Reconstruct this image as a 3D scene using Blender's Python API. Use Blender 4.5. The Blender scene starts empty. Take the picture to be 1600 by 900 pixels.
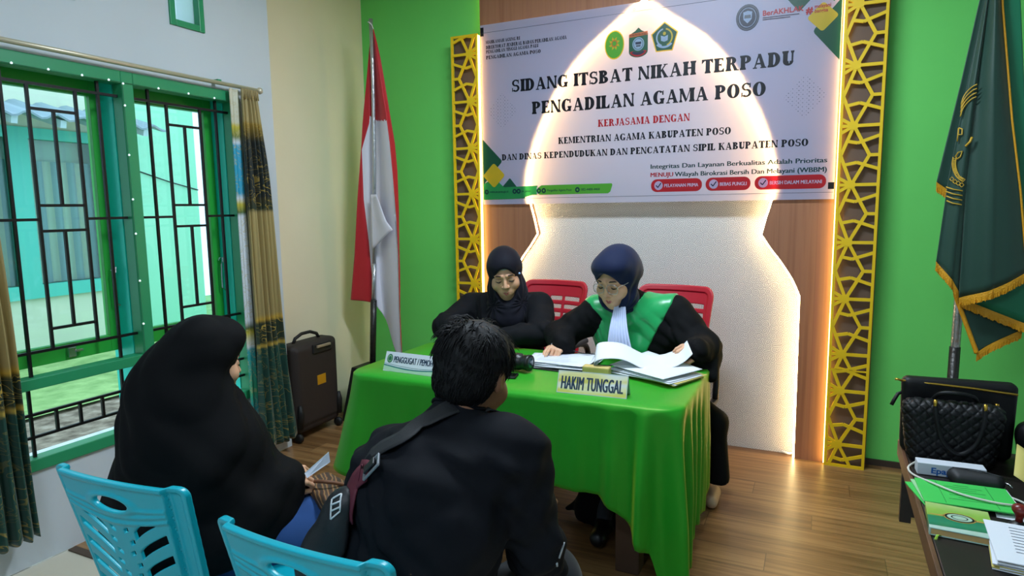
import bpy, bmesh, math, random
import numpy as np
from mathutils import Vector, Matrix, noise as mnoise
SC = bpy.context.scene
COL = SC.collection
random.seed(7)
PI = math.pi

# ------------------------------------------------------------------ camera
cam_data = bpy.data.cameras.new('camera')
cam = bpy.data.objects.new('camera', cam_data); COL.objects.link(cam)
cam_data.sensor_width = 36.0
cam_data.lens = 1014.0 / 1600.0 * 36.0
cam_data.clip_start = 0.05
cam.matrix_world = Matrix(((0.905143, -0.040075, 0.423214, 0.0),
                           (0.424881, 0.117727, -0.897561, 0.0),
                           (-0.013854, 0.992237, 0.123587, 1.5),
                           (0, 0, 0, 1)))
SC.camera = cam

# ------------------------------------------------------------------ colour management, sky
SC.view_settings.view_transform = 'Standard'
SC.view_settings.look = 'None'
SC.view_settings.gamma = 1.0
SC.view_settings.use_curve_mapping = False
SC.view_settings.exposure = 0.35

world = bpy.data.worlds.new('sky'); SC.world = world
world.use_nodes = True
wn = world.node_tree.nodes; wl = world.node_tree.links
bg = wn['Background']
bg.inputs['Color'].default_value = (0.62, 0.82, 1.0, 1.0)
bg.inputs['Strength'].default_value = 2.0

def area_light(name, loc, rot, size, size_y, power, color):
    d = bpy.data.lights.new(name, 'AREA'); d.shape = 'RECTANGLE'
    d.size = size; d.size_y = size_y; d.energy = power; d.color = color
    o = bpy.data.objects.new(name, d); COL.objects.link(o)
    o.location = loc; o.rotation_euler = rot
    return o
# daylight enters through the window opening (portal guides the sky's light, adds none)
pl = area_light('window_daylight', (-3.22, 2.10, 1.28), (0, -PI/2, 0), 1.75, 1.25, 1.0, (1, 1, 1))
pl.data.cycles.is_portal = True
# fluorescent ceiling fittings of the room, both above the picture's frame
CEIL_Z = 3.25
LAMP_FRONT = 62.0
LAMP_REAR = 36.0
area_light('ceiling_lamp_front', (-0.75, 2.55, CEIL_Z - 0.06), (0, 0, 0), 1.2, 0.25, LAMP_FRONT, (0.74, 0.87, 1.0))
area_light('ceiling_lamp_rear', (-0.6, -0.6, CEIL_Z - 0.06), (0, 0, 0), 1.2, 0.25, LAMP_REAR, (0.68, 0.84, 1.0))
LED_ARCH = 36.0
LED_SIDE = 9.0

# ------------------------------------------------------------------ materials
def lin(c):
    return tuple(x / 12.92 if x <= 0.04045 else ((x + 0.055) / 1.055) ** 2.4 for x in c)
def hexc(h):
    return lin(tuple(int(h[i:i + 2], 16) / 255 for i in (0, 2, 4)))
_M = {}
def mat(name, color, rough=0.6, metal=0.0, spec=0.5, bump=None, vary=None, sheen=0.0, emit=None, coat=0.0):
    """principled material; color hex or linear tuple; bump=(scale,strength,distance); vary=(scale,amount)"""
    if name in _M: return _M[name]
    m = bpy.data.materials.new(name); m.use_nodes = True
    nt = m.node_tree; b = nt.nodes['Principled BSDF']
    c = hexc(color) if isinstance(color, str) else color
    b.inputs['Base Color'].default_value = (*c, 1)
    b.inputs['Roughness'].default_value = rough
    b.inputs['Metallic'].default_value = metal
    b.inputs['Specular IOR Level'].default_value = spec
    if sheen: b.inputs['Sheen Weight'].default_value = sheen
    if coat:
        b.inputs['Coat Weight'].default_value = coat; b.inputs['Coat Roughness'].default_value = 0.15
    if emit:
        b.inputs['Emission Color'].default_value = (*emit[0], 1); b.inputs['Emission Strength'].default_value = emit[1]
    if vary or bump:
        tc = nt.nodes.new('ShaderNodeTexCoord')
    if vary:
        n = nt.nodes.new('ShaderNodeTexNoise'); n.inputs['Scale'].default_value = vary[0]; n.inputs['Detail'].default_value = 4
        nt.links.new(tc.outputs['Object'], n.inputs['Vector'])
        r = nt.nodes.new('ShaderNodeValToRGB')
        a = vary[1]
        r.color_ramp.elements[0].position = 0.3; r.color_ramp.elements[1].position = 0.7
        r.color_ramp.elements[0].color = (*[x * (1 - a) for x in c], 1)
        r.color_ramp.elements[1].color = (*[min(1, x * (1 + a)) for x in c], 1)
        nt.links.new(n.outputs['Fac'], r.inputs['Fac']); nt.links.new(r.outputs['Color'], b.inputs['Base Color'])
    if bump:
        n = nt.nodes.new('ShaderNodeTexNoise'); n.inputs['Scale'].default_value = bump[0]; n.inputs['Detail'].default_value = 3
        nt.links.new(tc.outputs['Object'], n.inputs['Vector'])
        bp = nt.nodes.new('ShaderNodeBump'); bp.inputs['Strength'].default_value = bump[1]; bp.inputs['Distance'].default_value = bump[2]
        nt.links.new(n.outputs['Fac'], bp.inputs['Height']); nt.links.new(bp.outputs['Normal'], b.inputs['Normal'])
    _M[name] = m
    return m

class NT:
    """small wrapper to write node graphs briefly"""
    def __init__(self, name):
        self.m = bpy.data.materials.new(name); self.m.use_nodes = True
        self.t = self.m.node_tree; self.b = self.t.nodes['Principled BSDF']; _M[name] = self.m
    def n(self, kind, **kw):
        x = self.t.nodes.new('ShaderNode' + kind)
        for k, v in kw.items(): setattr(x, k, v)
        return x
    def l(self, a, b): self.t.links.new(a, b)
    def math(self, op, a, b=None, c=None):
        x = self.n('Math', operation=op)
        for i, v in enumerate((a, b, c)):
            if v is None: continue
            if hasattr(v, 'links'): self.l(v, x.inputs[i])
            else: x.inputs[i].default_value = v
        return x.outputs[0]
    def ramp(self, fac, stops, interp='LINEAR'):
        r = self.n('ValToRGB'); cr = r.color_ramp; cr.interpolation = interp
        while len(cr.elements) < len(stops): cr.elements.new(0.5)
        for e, (p, c) in zip(cr.elements, stops):
            e.position = p; e.color = (*(hexc(c) if isinstance(c, str) else c), 1)
        self.l(fac, r.inputs['Fac']); return r.outputs['Color']
    def mix(self, fac, a, b):
        x = self.n('Mix', data_type='RGBA')
        for s, v in ((x.inputs[0], fac), (x.inputs[6], a), (x.inputs[7], b)):
            if hasattr(v, 'links'): self.l(v, s)
            elif isinstance(v, (int, float)): s.default_value = v
            else: s.default_value = (*(hexc(v) if isinstance(v, str) else v), 1)
        return x.outputs[2]
    def bump(self, h, strength=0.3, dist=0.01):
        x = self.n('Bump'); x.inputs['Strength'].default_value = strength; x.inputs['Distance'].default_value = dist
        self.l(h, x.inputs['Height']); self.l(x.outputs['Normal'], self.b.inputs['Normal'])

# ------------------------------------------------------------------ object helpers
BASE = {}
def put(o, label=None, cat=None, group=None, kind=None):
    if label: o['label'] = label
    if cat: o['category'] = cat
    if group: o['group'] = group
    if kind: o['kind'] = kind
    return o
def thing(name, label, cat, loc=(0, 0, 0), group=None):
    o = bpy.data.objects.new(name, None); COL.objects.link(o)
    o.empty_display_size = 0.05
    o.location = loc; BASE[o.name] = Vector(loc)
    return put(o, label, cat, group)
def link(name, me, mats, parent=None, smooth=False, loc=None):
    """one mesh object; mesh coordinates arrive in world space"""
    base = BASE[parent.name] if parent else Vector(loc or (0, 0, 0))
    if base.length: me.transform(Matrix.Translation(-base))
    if not isinstance(mats, (list, tuple)): mats = [mats]
    if not len(me.materials):
        for m in mats: me.materials.append(m)
    if smooth:
        me.polygons.foreach_set('use_smooth', [True] * len(me.polygons))
    me.name = name
    o = bpy.data.objects.new(name, me); COL.objects.link(o)
    if parent:
        o.parent = parent; BASE[o.name] = base
    else:
        o.location = base; BASE[o.name] = base
    return o
def copy_tree(o, parent=None):
    c = o.copy(); COL.objects.link(c)
    if parent: c.parent = parent
    BASE[c.name] = BASE.get(o.name, Vector())
    for ch in [x for x in list(COL.objects) if x.parent == o]: copy_tree(ch, c)
    return c

class MB:
    """collects simple shapes into one mesh (world coordinates)"""
    def __init__(self): self.v = []; self.f = []; self.mi = []; self.cur = 0
    def add(self, vs, fs):
        k = len(self.v); self.v += [tuple(p) for p in vs]
        for f in fs: self.f.append(tuple(i + k for i in f)); self.mi.append(self.cur)
        return self
    def box(self, a, b, rot=None, at=None):
        (x0, y0, z0), (x1, y1, z1) = a, b
        vs = [Vector(p) for p in ((x0,y0,z0),(x1,y0,z0),(x1,y1,z0),(x0,y1,z0),(x0,y0,z1),(x1,y0,z1),(x1,y1,z1),(x0,y1,z1))]
        if rot is not None: vs = [rot @ p for p in vs]
        if at is not None: vs = [p + Vector(at) for p in vs]
        return self.add(vs, [(0,3,2,1),(4,5,6,7),(0,1,5,4),(1,2,6,5),(2,3,7,6),(3,0,4,7)])
    def bar(self, a, b, w, d, up=(0, 0, 1)):
        """rectangular bar from a to b, w across, d along up"""
        a, b, up = Vector(a), Vector(b), Vector(up); t = (b - a).normalized()
        s = t.cross(up).normalized() * (w / 2); u = s.cross(t).normalized() * (d / 2)
        vs = [a - s - u, a + s - u, a + s + u, a - s + u, b - s - u, b + s - u, b + s + u, b - s + u]
        return self.add(vs, [(0,3,2,1),(4,5,6,7),(0,1,5,4),(1,2,6,5),(2,3,7,6),(3,0,4,7)])
    def tube(self, pts, r, n=8, closed=False, caps=True):
        pts = [Vector(p) for p in pts]; m = len(pts)
        rs = r if isinstance(r, (list, tuple)) else [r] * m
        rings = []; prev = None
        for i, p in enumerate(pts):
            if closed: t = pts[(i + 1) % m] - pts[i - 1]
            else: t = pts[min(i + 1, m - 1)] - pts[max(i - 1, 0)]
            if t.length < 1e-9: t = Vector((0, 0, 1))
            t.normalize()
            if prev is None:
                prev = Vector((0, 0, 1)) if abs(t.z) < 0.9 else Vector((1, 0, 0))
            u = (prev - t * prev.dot(t)).normalized(); prev = u; w = t.cross(u)
            rings.append([p + (u * math.cos(2 * PI * k / n) + w * math.sin(2 * PI * k / n)) * rs[i] for k in range(n)])
        vs = [q for ring in rings for q in ring]; fs = []
        for i in range(m if closed else m - 1):
            j = (i + 1) % m
            for k in range(n):
                fs.append((i * n + k, i * n + (k + 1) % n, j * n + (k + 1) % n, j * n + k))
        if caps and not closed:
            fs.append(tuple(reversed(range(n)))); fs.append(tuple((m - 1) * n + k for k in range(n)))
        return self.add(vs, fs)
    def lathe(self, prof, c, n=24, axis=None):
        """profile [(r,z)] about a vertical axis through c (or along axis)"""
        q = Vector((0, 0, 1)).rotation_difference(Vector(axis).normalized()) if axis else None
        vs = []
        for r, z in prof:
            for k in range(n):
                p = Vector((r * math.cos(2 * PI * k / n), r * math.sin(2 * PI * k / n), z))
                if q: p = q @ p
                vs.append(p + Vector(c))
        fs = []
        for i in range(len(prof) - 1):
            for k in range(n): fs.append((i*n+k, i*n+(k+1)%n, (i+1)*n+(k+1)%n, (i+1)*n+k))
        fs.append(tuple(reversed(range(n)))); fs.append(tuple((len(prof)-1)*n+k for k in range(n)))
        return self.add(vs, fs)
    def poly(self, pts): return self.add(pts, [tuple(range(len(pts)))])
    def grid(self, fn, nu, nv):
        vs = [fn(i / nu, j / nv) for j in range(nv + 1) for i in range(nu + 1)]
        fs = [(j*(nu+1)+i, j*(nu+1)+i+1, (j+1)*(nu+1)+i+1, (j+1)*(nu+1)+i) for j in range(nv) for i in range(nu)]
        return self.add(vs, fs)
    def prism(self, pts, d):
        """closed outline pts (3-D, planar) extruded by vector d"""
        n = len(pts); d = Vector(d); a = [Vector(p) for p in pts]
        return self.add(a + [p + d for p in a], [tuple(reversed(range(n))), tuple(range(n, 2*n))] + [(i, (i+1)%n, n+(i+1)%n, n+i) for i in range(n)])
    def mesh(self, name='m'):
        me = bpy.data.meshes.new(name); me.from_pydata(self.v, [], self.f)
        if any(self.mi): me.polygons.foreach_set('material_index', self.mi)
        me.update(); return me
    def build(self, name, mats, parent=None, smooth=False, loc=None, bevel=0.0, thick=0.0, sub=0, angle=None, recalc=True):
        me = self.mesh(name)
        if recalc:
            bm = bmesh.new(); bm.from_mesh(me); bmesh.ops.recalc_face_normals(bm, faces=bm.faces); bm.to_mesh(me); bm.free()
        o = link(name, me, mats, parent, smooth, loc)
        if thick:
            s = o.modifiers.new('t', 'SOLIDIFY'); s.thickness = thick; s.offset = 0
        if bevel:
            s = o.modifiers.new('b', 'BEVEL'); s.width = bevel; s.segments = 2; s.limit_method = 'ANGLE'; s.harden_normals = False
        if sub:
            s = o.modifiers.new('s', 'SUBSURF'); s.levels = sub; s.render_levels = sub
        return o

# ------------------------------------------------------------------ implicit surfaces (continuous bodies, cloth, moulded plastic)
def surface(fn, lo, hi, h, name='s', xf=None):
    """mesh of fn(x,y,z)=0 by surface nets on a grid of step h"""
    lo = np.array(lo, float); hi = np.array(hi, float)
    ax = [np.arange(lo[i], hi[i] + h, h, dtype=np.float32) for i in range(3)]
    X, Y, Z = np.meshgrid(*ax, indexing='ij', sparse=False)
    V = np.asarray(fn(X, Y, Z), dtype=np.float32)
    nx, ny, nz = V.shape
    N = nx * ny * nz; PA = []; CA = []
    quads = []
    ins = V < 0
    idx = np.arange(nx * ny * nz).reshape(nx, ny, nz)     # id of cell = id of its low corner
    for a in range(3):
        sl0 = [slice(None)] * 3; sl1 = [slice(None)] * 3
        sl0[a] = slice(0, -1); sl1[a] = slice(1, None)
        cr = ins[tuple(sl0)] != ins[tuple(sl1)]
        i, j, k = np.nonzero(cr)
        b, c = (a + 1) % 3, (a + 2) % 3
        I = np.stack([i, j, k], 1)
        ok = (I[:, b] > 0) & (I[:, c] > 0)
        I = I[ok]
        J = I.copy(); J[:, a] += 1
        v0 = V[I[:, 0], I[:, 1], I[:, 2]]; v1 = V[J[:, 0], J[:, 1], J[:, 2]]
        t = v0 / (v0 - v1 + 1e-12)
        P = I.astype(np.float32); P[:, a] += t
        cells = []
        for db, dc in ((-1, -1), (0, -1), (0, 0), (-1, 0)):
            K = I.copy(); K[:, b] += db; K[:, c] += dc
            cells.append(idx[K[:, 0], K[:, 1], K[:, 2]]); CA.append(cells[-1]); PA.append(P)
        q = np.stack(cells, 1)
        flip = v0 >= 0
        q[flip] = q[flip][:, ::-1]
        quads.append(q)
    Q = np.concatenate(quads)
    used = np.unique(Q)
    remap = np.full(nx * ny * nz, -1, np.int64); remap[used] = np.arange(len(used))
    ca = remap[np.concatenate(CA)]; pa = np.concatenate(PA)
    cnt = np.maximum(np.bincount(ca[ca >= 0], minlength=len(used)), 1)
    P = np.stack([np.bincount(ca[ca >= 0], pa[ca >= 0, i], minlength=len(used)) / cnt for i in range(3)], 1) * h + lo
    Q = remap[Q]
    me = bpy.data.meshes.new(name)
    me.vertices.add(len(P)); me.vertices.foreach_set('co', P.astype(np.float32).ravel())
    me.loops.add(Q.size); me.loops.foreach_set('vertex_index', Q.astype(np.int32).ravel())
    me.polygons.add(len(Q)); me.polygons.foreach_set('loop_start', np.arange(0, Q.size, 4, dtype=np.int32))
    me.update(calc_edges=True); me.validate()
    if xf is not None: me.transform(xf)
    return me
def length(x, y, z): return np.sqrt(x * x + y * y + z * z)
def sph(X, Y, Z, c, r): return length(X - c[0], Y - c[1], Z - c[2]) - r
def ell(X, Y, Z, c, r, m=None):
    x, y, z = X - c[0], Y - c[1], Z - c[2]
    if m is not None:      # rows of m = local axes
        x, y, z = (m[0][0]*x + m[0][1]*y + m[0][2]*z, m[1][0]*x + m[1][1]*y + m[1][2]*z, m[2][0]*x + m[2][1]*y + m[2][2]*z)
    k0 = length(x / r[0], y / r[1], z / r[2]); k1 = length(x / r[0]**2, y / r[1]**2, z / r[2]**2)
    return k0 * (k0 - 1) / (k1 + 1e-9)
def cone(X, Y, Z, a, b, ra, rb):
    ax, ay, az = a; dx, dy, dz = b[0]-ax, b[1]-ay, b[2]-az
    L = dx*dx + dy*dy + dz*dz + 1e-12
    t = np.clip(((X-ax)*dx + (Y-ay)*dy + (Z-az)*dz) / L, 0, 1)
    return length(X-ax-t*dx, Y-ay-t*dy, Z-az-t*dz) - (ra + (rb - ra) * t)
def crumple(X, Y, Z, a, s=1.0):
    """soft irregular cloth creases"""
    u, v, w = X * s, Y * s, Z * s
    w1 = np.sin(55*u + 40*w + 2.5*np.sin(23*v + 17*w)); w2 = np.sin(62*v - 45*w + 2*np.sin(31*u))
    w3 = 1 - 2 * np.abs(np.sin(34*w + 25*u - 18*v + 2.4*np.sin(20*u - 15*v + 11*w)))
    return a * (.40 * w1 + .30 * w2 + .55 * w3)
def chain(X, Y, Z, pts, rs, k=0.01):
    d = None
    for i in range(len(pts) - 1):
        e = cone(X, Y, Z, pts[i], pts[i+1], rs[i], rs[i+1])
        d = e if d is None else smin(d, e, k)
    return d
def rbox(X, Y, Z, c, hh, r=0.0, m=None):
    x, y, z = X - c[0], Y - c[1], Z - c[2]
    if m is not None:
        x, y, z = (m[0][0]*x + m[0][1]*y + m[0][2]*z, m[1][0]*x + m[1][1]*y + m[1][2]*z, m[2][0]*x + m[2][1]*y + m[2][2]*z)
    qx, qy, qz = np.abs(x) - hh[0] + r, np.abs(y) - hh[1] + r, np.abs(z) - hh[2] + r
    return length(np.maximum(qx, 0), np.maximum(qy, 0), np.maximum(qz, 0)) + np.minimum(np.maximum(qx, np.maximum(qy, qz)), 0) - r
def warp(me, fn):
    """move all vertices of a mesh by a vectorised function of (x, y, z)"""
    n = len(me.vertices); a = np.empty(n * 3, np.float32); me.vertices.foreach_get('co', a); a = a.reshape(n, 3).astype(float)
    b = np.stack(fn(a[:, 0], a[:, 1], a[:, 2]), 1); me.vertices.foreach_set('co', b.astype(np.float32).ravel()); me.update()
    return me
def smin(a, b, k):
    h = np.clip(0.5 + 0.5 * (b - a) / k, 0, 1)
    return b + (a - b) * h - k * h * (1 - h)
def smax(a, b, k): return -smin(-a, -b, k)
def frame(F, U=(0, 0, 1)):
    """head frame: columns right, forward, up"""
    f = Vector(F).normalized(); r = f.cross(Vector(U)).normalized(); u = r.cross(f)
    return Matrix(((r.x, f.x, u.x), (r.y, f.y, u.y), (r.z, f.z, u.z)))
def spline(pts, n):
    """Catmull-Rom through points (tuples of any length), n samples"""
    P = np.array(pts, float); m = len(P)
    E = np.vstack([2 * P[0] - P[1], P, 2 * P[-1] - P[-2]])
    out = []
    for s in np.linspace(0, m - 1, n):
        i = min(int(s), m - 2); t = s - i
        p0, p1, p2, p3 = E[i], E[i+1], E[i+2], E[i+3]
        out.append(0.5 * ((2*p1) + (p2-p0)*t + (2*p0-5*p1+4*p2-p3)*t*t + (3*p1-p0-3*p2+p3)*t**3))
    return out
def text_mesh(body, size, bold=0.0, spacing=1.0, align='LEFT'):
    c = bpy.data.curves.new('t', 'FONT'); c.body = body; c.size = size; c.offset = bold; c.space_character = spacing
    c.align_x = align; c.resolution_u = 3
    o = bpy.data.objects.new('t', c)
    me = o.to_mesh().copy(); o.to_mesh_clear()
    bpy.data.objects.remove(o); bpy.data.curves.remove(c)
    me.materials.clear()
    return me
def width_of(me):
    xs = [v.co.x for v in me.vertices]; return min(xs), max(xs)
# ------------------------------------------------------------------ room shell
def wallpaint(name, color, stain=0.05):
    g = NT(name)
    tc = g.n('TexCoord'); n1 = g.n('TexNoise'); n1.inputs['Scale'].default_value = 1.7; n1.inputs['Detail'].default_value = 6
    g.l(tc.outputs['Object'], n1.inputs['Vector'])
    c = hexc(color)
    col = g.ramp(n1.outputs['Fac'], [(0.35, tuple(x * (1 - stain) for x in c)), (0.62, c)])
    g.l(col, g.b.inputs['Base Color']); g.b.inputs['Roughness'].default_value = 0.62
    n2 = g.n('TexNoise'); n2.inputs['Scale'].default_value = 40; g.l(tc.outputs['Object'], n2.inputs['Vector'])
    g.bump(n2.outputs['Fac'], 0.08, 0.004)
    return g.m
M_white = wallpaint('shaded_white_wall_paint', 'cbd3d9')  # white greyed towards blue: the walls' shade is put into the paint colour
M_cream = wallpaint('cream_wall_paint', 'efe2c2')
M_green = wallpaint('green_wall_paint', '6cd866', 0.05)
M_ceil = mat('ceiling_white', 'e6e8e6', 0.8)

def struct(name, mb, m, **kw):
    return put(mb.build(name, m, None, **kw), kind='structure')

BACK = 4.12
struct('wall_back', MB().box((-3.35, BACK, 0), (2.3, BACK + 0.12, CEIL_Z)), M_green)
# left wall: boxes round the window and the two vents
W0, W1, WZ0, WZ1 = 1.42, 2.755, 0.405, 2.16
mb = MB(); X0, X1 = -3.20, -3.0
V = [(2.36, 2.565, 2.44, 2.76), (1.69, 1.895, 2.43, 2.75)]
mb.box((X0, -1.7, 0), (X1, W0, 2.40)); mb.box((X0, W1, 0), (X1, 3.02, 2.40))
mb.box((X0, W0, 0), (X1, W1, WZ0)); mb.box((X0, W0, WZ1), (X1, W1, 2.40))
mb.box((X0, -1.7, 2.40), (X1, V[1][0], CEIL_Z)); mb.box((X0, V[1][1], 2.40), (X1, V[0][0], CEIL_Z)); mb.box((X0, V[0][1], 2.40), (X1, 3.02, CEIL_Z))
for y0, y1, z0, z1 in V:
    mb.box((X0, y0, 2.40), (X1, y1, z0)); mb.box((X0, y0, z1), (X1, y1, CEIL_Z))
mb.cur = 1
mb.box((-3.35, 3.02, 0), (-3.16, BACK, CEIL_Z))
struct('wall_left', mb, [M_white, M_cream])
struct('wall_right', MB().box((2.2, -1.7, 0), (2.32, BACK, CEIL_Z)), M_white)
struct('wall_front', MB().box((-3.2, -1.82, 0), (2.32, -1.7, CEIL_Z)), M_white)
struct('ceiling', MB().box((-3.35, -1.82, CEIL_Z), (2.32, BACK + 0.12, CEIL_Z + 0.1)), M_ceil)

# floor: wood-look planks running along x
g = NT('wood_plank_floor')
tc = g.n('TexCoord'); sep = g.n('SeparateXYZ'); g.l(tc.outputs['Object'], sep.inputs[0])
row = g.math('FLOOR', g.math('DIVIDE', sep.outputs['Y'], 0.15))
offs = g.math('MULTIPLY', g.math('FRACT', g.math('MULTIPLY', row, 0.6180)), 1.2)
xs = g.math('ADD', sep.outputs['X'], offs)
cell = g.math('FLOOR', g.math('DIVIDE', xs, 1.2))
cmb = g.n('CombineXYZ'); g.l(row, cmb.inputs[0]); g.l(cell, cmb.inputs[1])
wn_ = g.n('TexWhiteNoise', noise_dimensions='3D'); g.l(cmb.outputs[0], wn_.inputs['Vector'])
mp = g.n('Mapping'); mp.inputs['Scale'].default_value = (1.6, 34, 1); g.l(tc.outputs['Object'], mp.inputs['Vector'])
addv = g.n('VectorMath', operation='ADD'); g.l(mp.outputs[0], addv.inputs[0])
sc_ = g.n('VectorMath', operation='SCALE'); g.l(wn_.outputs['Color'], sc_.inputs[0]); sc_.inputs['Scale'].default_value = 20
g.l(sc_.outputs[0], addv.inputs[1])
gr = g.n('TexNoise'); gr.inputs['Scale'].default_value = 1.0; gr.inputs['Detail'].default_value = 6; gr.inputs['Roughness'].default_value = 0.6
g.l(addv.outputs[0], gr.inputs['Vector'])
base = g.ramp(gr.outputs['Fac'], [(0.25, '63452a'), (0.45, '8d6840'), (0.6, 'a57e51'), (0.8, '85623c')])
tint = g.ramp(wn_.outputs['Value'], [(0.0, '8d7461'), (1.0, 'ffffff')])
mm = g.n('Mix', data_type='RGBA', blend_type='MULTIPLY'); mm.inputs[0].default_value = 0.7
g.l(base, mm.inputs[6]); g.l(tint, mm.inputs[7])
fy = g.math('FRACT', g.math('DIVIDE', sep.outputs['Y'], 0.15)); fx = g.math('FRACT', g.math('DIVIDE', xs, 1.2))
seam = g.math('MAXIMUM', g.math('LESS_THAN', fy, 0.02), g.math('LESS_THAN', fx, 0.003))
col = g.mix(g.math('MULTIPLY', seam, 0.55), mm.outputs[2], '2c1d12')
g.l(col, g.b.inputs['Base Color']); g.b.inputs['Roughness'].default_value = 0.36
g.bump(gr.outputs['Fac'], 0.12, 0.002)
M_floor = g.m
g = NT('beige_floor_tile')
tc = g.n('TexCoord'); br = g.n('TexBrick'); br.offset = 0.0
g.l(tc.outputs['Object'], br.inputs['Vector']); br.inputs['Scale'].default_value = 1.0
br.inputs['Brick Width'].default_value = 0.6; br.inputs['Row Height'].default_value = 0.6; br.inputs['Mortar Size'].default_value = 0.003
br.inputs['Color1'].default_value = (*hexc('cfc8b4'), 1); br.inputs['Color2'].default_value = (*hexc('d3ccb9'), 1); br.inputs['Mortar'].default_value = (*hexc('8c8575'), 1)
g.l(br.outputs['Color'], g.b.inputs['Base Color']); g.b.inputs['Roughness'].default_value = 0.22
M_tile = g.m
struct('floor', MB().box((-3.0, 1.66, -0.12), (2.2, BACK, 0)).box((-3.17, 3.02, -0.12), (-3.0, BACK, 0)), M_floor)
struct('floor_tiles', MB().box((-3.0, -1.7, -0.12), (2.2, 1.66, -0.004)), M_tile)
struct('trim_floor', MB().box((-2.99, 1.63, -0.004), (2.19, 1.665, 0.003)), mat('dark_edge_strip', '4a382a', 0.5))
struct('baseboard_back', MB().box((0.29, BACK - 0.012, 0), (2.2, BACK, 0.035)), mat('dark_baseboard', '3c2f26', 0.5))

# ------------------------------------------------------------------ window
M_gpaint = mat('green_gloss_paint', '2a9362', 0.35, bump=(30, 0.05, 0.002))
M_gsash = mat('bright_green_sash_paint', '2fa83c', 0.35)
M_teal = mat('teal_reveal_paint', '1fd6bf', 0.4)
M_bar = mat('black_iron_bar', '0c0d10', 0.45, metal=0.3)
M_steel = mat('bright_steel', 'c9ccd0', 0.25, metal=1.0)
g = NT('window_glass')
t = g.t; out = t.nodes['Material Output']
tr = g.n('BsdfTransparent'); tr.inputs['Color'].default_value = (0.86, 0.96, 0.97, 1)
gl = g.n('BsdfGlossy'); gl.inputs['Roughness'].default_value = 0.03
fr = g.n('Fresnel'); fr.inputs['IOR'].default_value = 1.45
ms = g.n('MixShader'); g.l(g.math('MULTIPLY', fr.outputs[0], 0.9), ms.inputs[0]); g.l(tr.outputs[0], ms.inputs[1]); g.l(gl.outputs[0], ms.inputs[2])
g.l(ms.outputs[0], out.inputs['Surface']); M_glass = g.m

g = NT('frosted_vent_glass'); t = g.t; out = t.nodes['Material Output']
tr = g.n('BsdfTransparent'); tr.inputs['Color'].default_value = (0.9, 0.97, 1, 1); tl_ = g.n('BsdfTranslucent'); tl_.inputs['Color'].default_value = (0.92, 0.97, 1, 1)
ms = g.n('MixShader'); ms.inputs[0].default_value = .6; g.l(tr.outputs[0], ms.inputs[1]); g.l(tl_.outputs[0], ms.inputs[2]); g.l(ms.outputs[0], out.inputs['Surface']); M_frost = g.m
win = put(thing('window_1', None, None, (-3.0, 2.09, 0.405)), kind='structure')
FX0, FX1 = -3.055, -2.985
mb = MB()
for y0, y1 in ((1.42, 1.485), (2.065, 2.125), (2.70, 2.755)):
    mb.box((FX0, y0, 0.405), (FX1, y1, 2.16))
for z0, z1 in ((0.405, 0.458), (0.757, 0.806), (2.10, 2.16)):
    for y0, y1 in ((1.485, 2.065), (2.125, 2.70)):
        mb.box((FX0, y0, z0), (FX1, y1, z1))
frame_o = mb.build('frame', M_gpaint, win, bevel=0.004)
# reveal lining behind the frame
mb = MB()
for y in (1.485, 2.125):
    mb.box((-3.2, y - 0.03, 0.458), (FX0, y + 0.004, 2.16))
for y in (2.065, 2.70):
    mb.box((-3.2, y - 0.004, 0.458), (FX0, y + 0.03, 2.16))
mb.build('reveal_lining', M_teal, win)
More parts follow.
